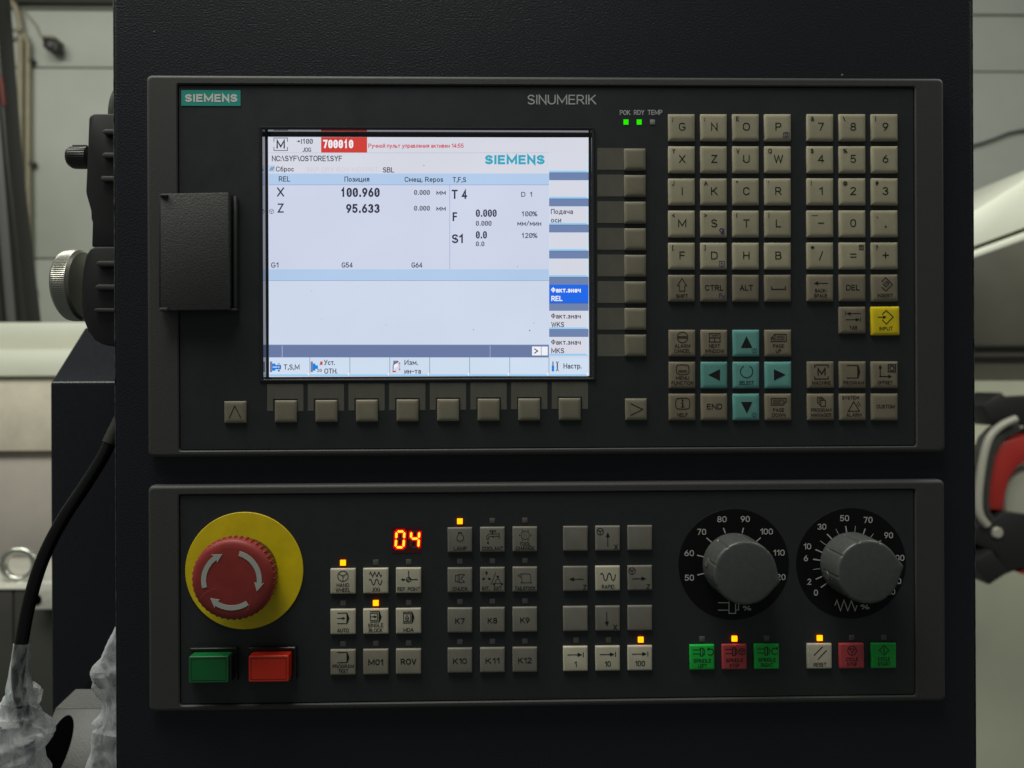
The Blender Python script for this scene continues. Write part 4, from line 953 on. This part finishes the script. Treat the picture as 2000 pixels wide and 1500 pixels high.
def scale_b(i):
    q = lambda x, y: (1540 + x / 6, 970 + y / 6)
    for s_, x0, x1, y in (("50", 605, 710, 288), ("70", 880, 985, 308), ("30", 340, 443, 388), ("90", 1122, 1225, 488), ("10", 178, 265, 618), ("100", 1215, 1358, 753), ("6", 180, 228, 757), ("2", 222, 267, 1032), ("0", 298, 345, 1160), ("110", 1196, 1320, 1025), ("120", 1112, 1250, 1150)):
        i.fit(s_, q(x0, 0)[0], q(x1, 0)[0], q(0, y)[1], 11.8)
    for a, b in (((452, 437), (508, 496)), ((670, 345), (682, 416)), ((900, 375), (876, 440)), ((1083, 515), (1030, 550)), ((317, 620), (395, 654)), ((288, 733), (370, 745)), ((320, 967), (393, 936)), ((380, 1065), (446, 1016))): i.line([q(*a), q(*b)], 2.3)
    for a, b in (((555, 378), (590, 444)), ((785, 345), (777, 414)), ((998, 433), (958, 480)), ((373, 518), (440, 566)), ((288, 853), (369, 844))): i.line([q(*a), q(*b)], 1.0)
    i.line([q(*p) for p in ((543, 1275), (567, 1213), (610, 1337), (650, 1213), (695, 1337), (738, 1220), (780, 1337), (803, 1275))], 1.6); i.fit("%", q(845, 0)[0], q(948, 0)[0], q(0, 1320)[1], 9.4)
dial(mc, 1433, 1102, -15, scale_a, "grey override knob on a black scale marked 50 to 120", 170)
dial(mc, 1662, 1100, 8.6, scale_b, "grey override knob on a black scale marked 0 to 120", 196)

# ------------------------------------------------------------------ hand-held pulse unit on the cabinet's side
mat("pendant_black", (0.014, 0.014, 0.015), 0.38, spec=0.5, bump=(2000, 0.12, 0.0002), mottle=0.1)
mat("rubber_grip", (0.034, 0.034, 0.030), 0.5)
mat("knurled_metal", (0.36, 0.355, 0.31), 0.33, metal=0.85)
mat("cable_black", (0.004, 0.004, 0.004), 0.25, spec=0.4)
Yp = 0.060
hp = thing("handwheel_pendant", "black hand-held pendant with silver knurled handwheel hanging beside the console cabinet", "pendant", U(195, 676, Yp))
o = POS[hp]
def pend(name, pts, y0, y1, bev, mt, par=hp):
    return put(name, px_prism(pts, y0, y1, bev, o), MATS[mt], par, o)
xin = 290    # hidden behind the cabinet's front edge
upper = [(xin, 222), (184, 221.5), (176, 224), (173, 232), (171, 285), (167, 372), (168, 380), (177, 412), (177.5, 428), (180, 434), (178.5, 482), (xin, 482)]
pend("upper_housing", upper, Yp - 0.012, Yp + 0.034, 0.0016, "pendant_black")
lower = [(xin, 481), (186, 481), (176, 484), (167, 498), (161, 525), (158, 560), (158, 598), (162, 625), (171, 648), (183, 664), (196, 672), (214, 676), (xin, 677)]
pend("lower_housing", lower, Yp - 0.016, Yp + 0.038, 0.0022, "pendant_black")
for y, x, h in ((257, 200, 5.2), (303, 199, 5.4), (349, 196, 5.4)):
    pend("grip_ridge", [(xin, y - h), (x + 4, y - h), (x, y - h * .4), (x, y + h * .4), (x + 4, y + h), (xin, y + h)], Yp - 0.0155, Yp - 0.0115, 0.0006, "rubber_grip")
for y, x, h in ((515, 187, 5.6), (561, 185, 5.6), (606, 183, 4.0)):
    pend("grip_ridge", [(xin, y - h), (x + 5, y - h), (x, y - h * .4), (x, y + h * .4), (x + 5, y + h), (xin, y + h)], Yp - 0.0195, Yp - 0.0155, 0.0007, "rubber_grip")
kp = (U(200, 0, Yp) - U(199, 0, Yp)).length
# knurled wheel, axis along X
wc = U(162, 558, Yp + 0.010)
n = 110; loops = []
for r, h in ((66, -6), (70.5, 0), (71.5, 3), (71.5, 20), (70, 26), (64, 32), (50, 35), (20, 36)):
    L = []
    for j in range(n * 2):
        a = 2 * pi * j / (n * 2); q = r - (1.2 if (j % 2 and 2 < h < 24) else 0)
        L.append((-h * kp, q * kp * cos(a), q * kp * sin(a)))
    loops.append(L)
put("handwheel", loft(loops, True, True, 25), MATS["knurled_metal"], hp, wc, label="silver knurled handwheel")
sc_ = U(171, 308, Yp + 0.004); loops = []
for r, h in ((22, -3), (22, 24), (21, 30), (17, 36), (9, 38.5)):
    loops.append([(-h * kp, (r - (.8 if j % 2 and h < 30 else 0)) * kp * cos(2 * pi * j / 56), (r - (.8 if j % 2 and h < 30 else 0)) * kp * sin(2 * pi * j / 56)) for j in range(56)])
put("selector_knob", loft(loops, True, True, 25), MATS["pendant_black"], hp, sc_)
put("knob_pointer", box_mesh(-0.0095, 0.0, -0.0012, 0.0012, 0.0066, 0.0082, 0.0004), MATS["pendant_black"], hp, sc_)
put("strain_relief", tube([U(x, y, Yp + 0.01) - o for x, y in ((228, 240), (227, 215), (230, 192), (240, 172), (262, 150))], [0.0052, 0.0050, 0.0044, 0.0038, 0.0034], 16), MATS["rubber_grip"], hp, o)
pend("hanger_plate", [(225, 300), (290, 300), (290, 420), (225, 420)], Yp + 0.036, Yp + 0.040, 0.0, "pendant_black")

# ------------------------------------------------------------------ support box behind, cable, wrapping, bracket
mat("arm_paint", (0.0120, 0.0125, 0.0170), 0.20, spec=0.35, bump=(560, 0.10, 0.0005, 1.5), mottle=0.2, specks=0.25)
Y1 = 0.135
a0 = U(97.5, 748, Y1); zb = U(97.5, 1620, Y1).z
sb = thing("support_box", "dark blue-black support box with sloping top edge behind the console cabinet", "box", (a0.x, Y1, zb))
o = POS[sb]
X_l = a0.x; X_r = 0.05
Y2 = CAM.y + (Y1 - CAM.y) * 1.084; ztop = U(165, 640, Y2).z
prof = [(Y1, zb), (Y1, a0.z), (Y2, ztop), (Y2 + 0.16, ztop), (Y2 + 0.16, zb)]
put("box_shell", prism([(X_l - o.x, y - o.y, z_ - o.z) for y, z_ in prof], [(X_r - o.x, y - o.y, z_ - o.z) for y, z_ in prof], 0.0018, 3), MATS["arm_paint"], sb, o)
# mounting neck joining cabinet and support box
put("mounting_neck", box_mesh(-0.16 - o.x, 0.02 - o.x, YE + 0.12 - o.y, Y1 + 0.012 - o.y, a0.z - 0.16 - o.z, a0.z - 0.02 - o.z, 0.002), MATS["arm_paint"], sb, o)

cp = [(232, 828, .070), (216, 862, .068), (198, 898, .064), (164, 952, .058), (128, 1006, .052), (97, 1062, .048), (74, 1118, .046), (56, 1182, .046), (44, 1244, .047), (36, 1300, .050), (38, 1352, .055), (50, 1405, .062), (62, 1460, .070), (70, 1530, .078)]
cb = thing("pendant_cable", "thick black cable curving down from the pendant past the support box", "cable", U(70, 1530, .078))
o = POS[cb]
put("cable_sheath", tube([U(x, y, Y) - o for x, y, Y in cp], 0.0040, 18), MATS["cable_black"], cb, o)
put("cable_gland", tube([U(x, y, Y) - o for x, y, Y in ((238, 818, .0708), (224, 846, .0690), (214, 866, .0675))], [0.0050, 0.0050, 0.0047], 16), MATS["rubber_grip"], cb, o)

def film(name, alpha, col=(0.90, 0.93, 0.95)):
    """thin plastic film: mostly clear face on, white and shiny where it folds away"""
    mt = bpy.data.materials.new(name); mt.use_nodes = True; nt = mt.node_tree
    b = nt.nodes["Principled BSDF"]; b.inputs["Base Color"].default_value = (*col, 1); b.inputs["Roughness"].default_value = 0.22; b.inputs["Specular IOR Level"].default_value = 0.8
    tr = nt.nodes.new("ShaderNodeBsdfTransparent"); tl = nt.nodes.new("ShaderNodeBsdfTranslucent"); tl.inputs[0].default_value = (*col, 1)
    m1 = nt.nodes.new("ShaderNodeMixShader"); m1.inputs[0].default_value = 0.5
    nt.links.new(b.outputs[0], m1.inputs[1]); nt.links.new(tl.outputs[0], m1.inputs[2])
    tc = nt.nodes.new("ShaderNodeTexCoord")
    mp = nt.nodes.new("ShaderNodeMapping"); mp.inputs["Scale"].default_value = (1, 1, .45); nt.links.new(tc.outputs["Object"], mp.inputs[0])
    n = nt.nodes.new("ShaderNodeTexNoise"); n.inputs["Scale"].default_value = 55; n.inputs["Detail"].default_value = 4; n.inputs["Distortion"].default_value = 1.5
    nt.links.new(mp.outputs[0], n.inputs["Vector"])
    # sharp crease lines where the noise crosses its middle
    s1 = nt.nodes.new("ShaderNodeMath"); s1.operation = 'SUBTRACT'; s1.inputs[1].default_value = .5; nt.links.new(n.outputs["Fac"], s1.inputs[0])
    s2 = nt.nodes.new("ShaderNodeMath"); s2.operation = 'ABSOLUTE'; nt.links.new(s1.outputs[0], s2.inputs[0])
    mr = nt.nodes.new("ShaderNodeMapRange"); mr.inputs[1].default_value = 0; mr.inputs[2].default_value = .10; mr.inputs[3].default_value = min(alpha + .45, 1); mr.inputs[4].default_value = alpha
    nt.links.new(s2.outputs[0], mr.inputs[0])
    fr = nt.nodes.new("ShaderNodeFresnel"); fr.inputs[0].default_value = 1.5
    mx = nt.nodes.new("ShaderNodeMath"); mx.operation = 'ADD'; mx.use_clamp = True; nt.links.new(mr.outputs[0], mx.inputs[0]); nt.links.new(fr.outputs[0], mx.inputs[1])
    bp = nt.nodes.new("ShaderNodeBump"); bp.inputs["Strength"].default_value = .6; bp.inputs["Distance"].default_value = .004; nt.links.new(s2.outputs[0], bp.inputs["Height"]); nt.links.new(bp.outputs[0], b.inputs["Normal"])
    m2 = nt.nodes.new("ShaderNodeMixShader"); nt.links.new(mx.outputs[0], m2.inputs[0])
    nt.links.new(tr.outputs[0], m2.inputs[1]); nt.links.new(m1.outputs[0], m2.inputs[2])
    nt.links.new(m2.outputs[0], nt.nodes["Material Output"].inputs[0]); MATS[name] = mt
film("film_clear", 0.10); film("film_milky", 0.20)

def crumple(path, seed, amp, n=48, sub=6, twist=0.0, flat=0.75):
    """crumpled film sleeve: rings along a path of (px, py, Y, half width in px)"""
    rnd = random.Random(seed); loops = []
    m_ = (len(path) - 1) * sub
    def lattice(na, nb):
        g = [[rnd.uniform(-1, 1) for _ in range(na)] for _ in range(nb + 1)]
        def f(u, v):      # piecewise linear: flat facets with creases between them
            x = (u % 1) * na; y = min(max(v, 0), .9999) * nb; i, j = int(x), int(y); a_, b_ = x - i, y - j
            p, q, r, t = g[j][i % na], g[j][(i + 1) % na], g[j + 1][i % na], g[j + 1][(i + 1) % na]
            return p + (q - p) * a_ + (r - p) * b_ if a_ + b_ < 1 else t + (r - t) * (1 - a_) + (q - t) * (1 - b_)
        return f
    f1, f2, f3 = lattice(8, max(3, m_ // 6)), lattice(15, max(6, m_ // 3)), lattice(8, max(3, m_ // 5))
    for i in range(m_ + 1):
        t = i / sub; a = min(int(t), len(path) - 2); u = t - a
        q = [path[a][j] * (1 - u) + path[a + 1][j] * u for j in range(4)]
        L = []
        c_ = U(q[0], q[1], q[2]); w = q[3] * (U(q[0] + 1, q[1], q[2]) - c_).length
        for j in range(n):
            th = 2 * pi * j / n; tu = j / n + i * .011; tv = i / m_
            rr_ = w * (1 + amp * (f1(tu, tv) + .45 * f2(tu, tv)))
            L.append((c_.x + rr_ * cos(th), c_.y + rr_ * flat * sin(th), c_.z + w * amp * .5 * f3(tu, tv)))
        loops.append(L)
    return loops
def wrap(name, path, seed, amp, mt, label, **kw):
    loops = crumple(path, seed, amp, **kw)
    base = Vector((sum(p[0] for p in loops[-1]) / len(loops[-1]), sum(p[1] for p in loops[-1]) / len(loops[-1]), loops[-1][0][2]))
    me = loft([[(p[0] - base.x, p[1] - base.y, p[2] - base.z) for p in L] for L in loops], smooth=14)
    return put(name, me, MATS[mt], None, base, label=label, category="plastic wrap")
wrap("plastic_sleeve", [(44, 1256, .047, 17), (41, 1285, .049, 18), (36, 1320, .051, 20), (38, 1345, .053, 24), (42, 1372, .055, 28)], 3, .10, "film_clear", "clear plastic film wound round the black cable above the crumpled bag", sub=5)
wrap("plastic_bag", [(44, 1335, .060, 22), (46, 1352, .060, 34), (34, 1378, .060, 44), (36, 1400, .060, 54), (40, 1432, .060, 62), (38, 1462, .060, 58), (32, 1500, .060, 60), (28, 1560, .060, 62)], 5, .22, "film_milky", "crumpled milky plastic bag gathered at the foot of the cable", flat=.5)
wrap("plastic_wrapping", [(246, 1225, .050, 22), (240, 1255, .050, 30), (234, 1285, .050, 42), (229, 1318, .050, 51), (232, 1342, .050, 46), (238, 1368, .050, 42), (240, 1395, .050, 44), (234, 1425, .050, 58), (232, 1460, .050, 58), (232, 1510, .050, 62), (232, 1570, .050, 62)], 11, .15, "film_milky", "crumpled plastic film hanging against the side of the console cabinet", flat=.4)

mat("bracket_grey", (0.042, 0.042, 0.038), 0.45, bump=(900, 0.3, 0.0004), mottle=0.15)
mat("hole_black", (0.0015, 0.0015, 0.0015), 0.9, spec=0.0)
ob = U(130, 1560, .085)
bk = thing("cable_duct", "grey sheet metal duct with a black oval opening below the support box", "duct", ob)
P3 = lambda x, y, Y: U(x, y, Y) - ob
top = [P3(148, 1346, .128), P3(212, 1346, .128), P3(204, 1384, .118), P3(108, 1384, .118)]
face = [P3(108, 1384, .118), P3(204, 1384, .118), P3(152, 1560, .075), P3(40, 1560, .075)]
th = Vector((0, .010, -.010))
put("duct_top", prism(top, [p + th for p in top]), MATS["bracket_grey"], bk, ob)
put("duct_face", prism(face, [p + th for p in face], 0.0005), MATS["bracket_grey"], bk, ob)
nrm = (face[1] - face[0]).cross(face[3] - face[0]).normalized()
if nrm.y > 0: nrm = -nrm
e1 = (face[3] - face[0]).normalized(); e2 = nrm.cross(e1).normalized()
def onface(px, py):
    dv = U(px, py, 0.1) - CAM; q = face[0] + ob
    t = (q - CAM).dot(nrm) / dv.dot(nrm); return CAM + dv * t - ob
oc = onface(108, 1468); 
hole = [oc + e1 * (0.024 * cos(a)) + e2 * (0.0082 * sin(a)) + nrm * 0.0004 for a in [2 * pi * j / 32 for j in range(32)]]
rim = [oc + (p - oc) * 1.06 for p in hole]
put("duct_opening", loft([[p - nrm * .006 for p in rim], rim, hole, [oc + (p - oc) * .96 + nrm * .0002 for p in hole]], False, True, 30), MATS["hole_black"], bk, ob)
sidep = [P3(204, 1384, .118), P3(216, 1384, .128), P3(172, 1560, .085), P3(152, 1560, .075)]
put("duct_side", prism(sidep, [p + Vector((.004, .004, -.004)) for p in sidep]), MATS["pendant_black"], bk, ob)

# ------------------------------------------------------------------ workshop behind, left of the console
mat("wall_white", (0.50, 0.52, 0.47), 0.55, mottle=0.05, mscale=6)
mat("wall_seam", (0.42, 0.43, 0.38), 0.7)
mat("beam_dark", (0.035, 0.033, 0.028), 0.7)
mat("conduit_beige", (0.33, 0.29, 0.20), 0.5, mottle=0.12, mscale=40)
mat("cream_paint", (0.56, 0.57, 0.47), 0.4, mottle=0.04, mscale=10)
mat("cream_worn", (0.66, 0.60, 0.49), 0.5, mottle=0.12, mscale=18)
mat("mauve_grey", (0.46, 0.415, 0.37), 0.5, mottle=0.08, mscale=10)
mat("motor_grey", (0.050, 0.048, 0.042), 0.5, mottle=0.08, mscale=20)
mat("zinc", (0.55, 0.56, 0.50), 0.30, metal=0.9, bump=(300, 0.2, 0.001), mottle=0.1)
mat("rail_grey", (0.10, 0.10, 0.098), 0.5)
mat("rail_black", (0.015, 0.014, 0.014), 0.5)
Yw = 1.90
wl = put("wall", box_mesh(-3.2, 3.2, 0.02, 0.06, -2.0, 1.6), MATS["wall_seam"], None, (0, Yw, 0), kind="structure", label="white panel wall of the workshop behind the console")
zs = [-2.0, U(100, 880, Yw).z, U(100, 505, Yw).z, U(100, 132, Yw).z, U(100, 19, Yw).z]
for a, b in zip(zs[:-1], zs[1:]):
    put("wall_panel", box_mesh(-3.2, 3.2, 0.0, 0.022, a + .002, b - .002, 0.003), MATS["wall_white"], wl, (0, Yw, 0))
put("wall_panel", box_mesh(-3.2, 3.2, 0.0, 0.022, zs[-1] + .004, zs[-1] + .5, 0.003), MATS["wall_white"], wl, (0, Yw, 0))
zbm = U(100, 6, Yw - .02).z
put("roof_beam", box_mesh(-1.9, -0.9, -0.012, 0.012, 0, 0.12, 0.004), MATS["beam_dark"], None, (0, Yw - .013, zbm), label="dark beam running along the top of the white wall", category="beam")

def pipe(name, pts, Y, r, mt, label, cat, group=None):
    P = [U(x, y, Y) for x, y in pts]; b = P[-1].copy()
    return put(name, tube([p - b for p in P], r, 12), MATS[mt], None, b, label=label, category=cat, group=group)
Yc = Yw - .018
c1 = pipe("conduit", [(8, -14), (22, 0), (34, 24), (40, 56), (41, 90), (40, 300), (42, 480), (46, 660)], Yc, .0085, "conduit_beige", "beige conduit bending over at the top of the white wall", "conduit")
c2 = pipe("conduit", [(46, 66), (54, 84), (55, 110), (55, 300), (57, 480), (60, 660)], Yc, .0075, "conduit_beige", "straight beige conduit beside the bent one on the white wall", "conduit")
for par, x, y in ((c2, 60, 118), (c2, 62, 320), (c2, 63, 568)):
    put("pipe_clip", box_mesh(-.006, .007, -.006, .018, -.007, .007, .002), MATS["bracket_grey"], par, U(x, y, Yc))
pipe("branch_cable", [(-30, 74), (0, 70), (12, 66), (26, 59), (40, 60)], Yc - .014, .0060, "conduit_beige", "short tan cable joining the bent conduit on the wall", "cable")
sbx = thing("sensor_box", "small black box with a round lens hanging on the white wall", "sensor", U(97, 98, Yw - .05))
o = POS[sbx]
Ys = Yw - .05
put("sensor_body", px_prism([(82.5, 74), (85, 72), (106, 74.5), (112.5, 82), (112, 98), (108, 100), (90, 97), (83.5, 90)], Ys, Ys + .035, .004, o), MATS["rail_black"], sbx, o)
put("lens", lathe([(.0085, 0), (.0085, .003), (.006, .0045), (.003, .0045)], 24), MATS["rail_grey"], sbx, U(98.5, 87, Ys))
put("bracket", px_prism([(81, 68), (104, 68), (108, 74.5), (84, 72.5)], Ys, Ys + .06, .002, o), MATS["conduit_beige"], sbx, o)
put("cord", tube([U(x, y, Yw - .01) - o for x, y in ((44, 18), (58, 34), (70, 50), (77, 66), (84, 74))], .0022, 8), MATS["conduit_beige"], sbx, o)

# leaning rail at the picture's edge
Yr = 1.35; o = U(30, 640, Yr)
lr = thing("leaning_rail", "dark grey and black steel rail leaning against the wall beside the conduits", "rail", o)
put("rail_web", px_prism([(-40, -30), (-22, -30), (32, 640), (4, 640)], Yr + .01, Yr + .05, .004, o), MATS["rail_grey"], lr, o)
put("rail_edge", px_prism([(-22, -30), (-10, -30), (15, 300), (54, 640), (40, 640), (8, 300)], Yr, Yr + .06, .004, o), MATS["rail_black"], lr, o)
put("rail_flange", px_prism([(-70, -30), (-48, -30), (8, 640), (-24, 640)], Yr, Yr + .06, .004, o), MATS["rail_black"], lr, o)
put("red_marker", px_prism([(-1, 150), (3, 150), (10, 205), (4, 205)], Yr - .006, Yr - .001, .0005, o), mat("marker_red", (.16, .02, .015), .6), lr, o)

# cream machine cover
Ym = 1.02
zz = lambda y, Y=Ym: U(120, y, Y).z
mcv = thing("machine_cover", "cream lathe cover with a stepped rail and stained lower face behind the support box", "machine cover", (-0.95, Ym, zz(1110)))
o = POS[mcv]
def ext(name, prof, mt, x0=-1.75, x1=-0.30, bev=.004):
    put(name, prism([(x0 - o.x, y - o.y, z_ - o.z) for y, z_ in prof], [(x1 - o.x, y - o.y, z_ - o.z) for y, z_ in prof], bev), MATS[mt], mcv, o)
ext("upper_step", [(Ym + .060, zz(681)), (Ym + .070, zz(629, Ym + .07)), (Ym + .30, zz(629, Ym + .07)), (Ym + .30, zz(681))], "cream_paint")
ext("rail_step", [(Ym + .0, zz(735)), (Ym + .018, zz(679)), (Ym + .3, zz(679)), (Ym + .3, zz(735))], "cream_paint")
ext("lower_face", [(Ym + .012, zz(882)), (Ym + .010, zz(736)), (Ym + .3, zz(736)), (Ym + .3, zz(882))], "cream_worn", bev=.003)
ext("base_face", [(Ym + .030, zz(1110)), (Ym + .026, zz(884)), (Ym + .3, zz(884)), (Ym + .3, zz(1110))], "mauve_grey", bev=.003)

# motor block with eye bolt
Yb = 0.75; o = U(30, 1640, Yb)
mb = thing("motor_block", "dark grey motor block with a whitish cover plate and steel eye bolt", "motor", o)
def blk(name, x0, x1, y0, y1, ya, yb, mt, bev=.003):
    return put(name, px_prism([(x0, y0), (x1, y0), (x1, y1), (x0, y1)], ya, yb, bev, o), MATS[mt], mb, o)
blk("side_panel", -160, 24.5, 1152, 1640, Yb, Yb + .20, "motor_grey")
blk("side_panel", 26.5, 130, 1152, 1640, Yb, Yb + .20, "motor_grey")
mat("whitish_sheet", (0.55, 0.54, 0.48), 0.4, bump=(25, 0.5, 0.01), mottle=0.12, mscale=15)
blk("cover_plate", -160, 130, 1149, 1151.5, Yb - .002, Yb + .205, "whitish_sheet", .0004)
fc = blk("mounting_tab", 62, 130, 1139, 1191, Yb - .030, Yb - .003, "whitish_sheet", .002)
put("tab_hole", lathe([(.0085, 0), (.0085, .0008), (.0065, .001)], 20), MATS["hole_black"], fc, U(70, 1171, Yb - .0302))
ec = U(38, 1103, Yb + .04)
kz = (U(39, 1103, Yb + .04) - ec).length
eb = thing("eye_bolt", "zinc lifting eye bolt screwed into the grey motor block", "eye bolt", U(38, 1149, Yb + .04))
loops = []
for i in range(40):
    a = 2 * pi * i / 40; t = Vector((cos(a), .12 * cos(a), sin(a)))
    loops.append([tuple(ec + t * (29 * kz) + (t * cos(b) + Vector((0, 1, 0)) * sin(b)) * (7.6 * kz) - POS[eb]) for b in [2 * pi * j / 14 for j in range(14)]])
put("ring", loft(loops, smooth=60, ring=True), MATS["zinc"], eb, POS[eb])
q = []
for r, z_ in ((16, -48), (17, -44), (17, -40), (11, -36), (9, -30)):
    q.append([(r * kz * cos(2 * pi * j / 24) + ec.x - POS[eb].x, r * kz * sin(2 * pi * j / 24) + ec.y - POS[eb].y, z_ * kz + ec.z - POS[eb].z) for j in range(24)])
put("shoulder", loft(q, True, True, 40), MATS["zinc"], eb, POS[eb])

# ------------------------------------------------------------------ workshop behind, right of the console
mat("housing_pale", (0.56, 0.56, 0.44), 0.45, mottle=0.05, mscale=8)
mat("housing_brown", (0.13, 0.122, 0.098), 0.5, mottle=0.08, mscale=8)
mat("canopy_white", (0.74, 0.75, 0.64), 0.4, mottle=0.03, mscale=8)
mat("reel_red", (0.34, 0.022, 0.018), 0.4)
mat("reel_black", (0.012, 0.012, 0.012), 0.45)
mat("reel_grey", (0.33, 0.32, 0.27), 0.35)
pipe("wall_cable", [(1860, 292), (1905, 283), (1940, 272), (1975, 259), (2020, 252), (2080, 250)], Yw - .012, .0045, "rail_grey", "thin grey cable sagging across the white wall above the pale canopy", "cable")
Yk = 0.95; o = U(1950, 497, Yk)
cn = thing("sloping_canopy", "off-white sloping canopy over the machine housing beside the console cabinet", "canopy", o)
put("canopy_shell", px_prism([(1840, 440), (1905, 411), (2080, 301), (2080, 416), (1905, 480), (1840, 504)], Yk, Yk + .35, .002, o), MATS["canopy_white"], cn, o)
put("seal_strip", px_prism([(1840, 506), (1905, 482.5), (2080, 418.5), (2080, 424), (1905, 488), (1840, 512)], Yk + .012, Yk + .33, .001, o), MATS["housing_brown"], cn, o)
put("canopy_lip", px_prism([(1840, 514), (1905, 489), (2080, 425), (2080, 441), (1905, 503), (1840, 528)], Yk - .004, Yk + .35, .003, o), MATS["canopy_white"], cn, o)
Yh = 1.28; o = U(1960, 1700, Yh)
mh = thing("machine_housing", "pale machine housing with dark guide rails under the sloping canopy", "machine housing", o)
def hs(name, x0, x1, y0, y1, ya, yb, mt, bev=.003):
    put(name, px_prism([(x0, y0), (x1, y0), (x1, y1), (x0, y1)], ya, yb, bev, o), MATS[mt], mh, o)
hs("upper_panel", 1800, 2140, 470, 742, Yh + .02, Yh + .20, "housing_brown")
hs("guide_rail", 1800, 2140, 674, 680, Yh + .005, Yh + .02, "rail_black", .001)
hs("guide_rail", 1800, 2140, 695, 701, Yh + .005, Yh + .02, "rail_black", .001)
hs("lower_panel", 1800, 2140, 744, 1700, Yh, Yh + .20, "housing_pale")
# hose reel
Yq = 0.98; o = U(1960, 1146, Yq)
hr = thing("hose_reel", "red and black hose reel with a pale curved guard on the machine housing", "hose reel", o)
def rl(name, pts, ya, yb, mt, bev=.003): return put(name, px_prism(pts, ya, yb, bev, o), MATS[mt], hr, o)
rl("upper_bracket", [(1917, 792), (1957, 765.5), (1966, 777), (2080, 772), (2080, 840), (1985, 830), (1942, 832)], Yq + .01, Yq + .09, "reel_black")
put("guard_bar", tube([U(x, y, Yq - .01) - o for x, y in ((1984, 818), (1958, 830), (1936, 850), (1924, 880), (1915, 930), (1911, 975), (1914, 1005), (1928, 1026))], .0072, 14), MATS["reel_grey"], hr, o)
rl("guard_lining", [(1990, 826), (1962, 838), (1944, 856), (1933, 884), (1925, 930), (1921, 975), (1924, 1002), (1936, 1020), (1944, 1014), (1934, 998), (1932, 975), (1936, 932), (1944, 892), (1956, 866), (1974, 848), (1994, 838)], Yq - .002, Yq + .05, "bracket_grey", .001)
rl("drum_rim", [(1944, 876), (1962, 862), (2080, 830), (2080, 892), (2010, 900), (1988, 912), (1972, 938), (1964, 970), (1961, 998), (1927, 996), (1931, 950), (1937, 905)], Yq + .006, Yq + .08, "reel_red", .005)
put("drum", lathe([(.075, -.06), (.075, .0), (.070, .006), (.03, .007)], 40), MATS["reel_grey"], hr, U(2032, 985, Yq + .03))
rl("lower_bracket", [(1886, 1040), (1930, 1022), (1962, 1000), (2080, 1015), (2080, 1105), (1990, 1112), (1966, 1122), (1945, 1080), (1905, 1062)], Yq - .004, Yq + .08, "reel_black")
rl("foot_block", [(1900, 1096), (1938, 1074), (1972, 1118), (1932, 1144)], Yq - .02, Yq + .10, "reel_black", .004)
rl("red_base", [(1986, 1116), (2080, 1098), (2080, 1140), (1998, 1122)], Yq + .0, Yq + .06, "reel_red")
put("bolt_cap", lathe([(.0105, 0), (.0105, .004), (.008, .006), (.004, .006)], 24), MATS["reel_grey"], hr, U(1946, 1040, Yq - .0042))
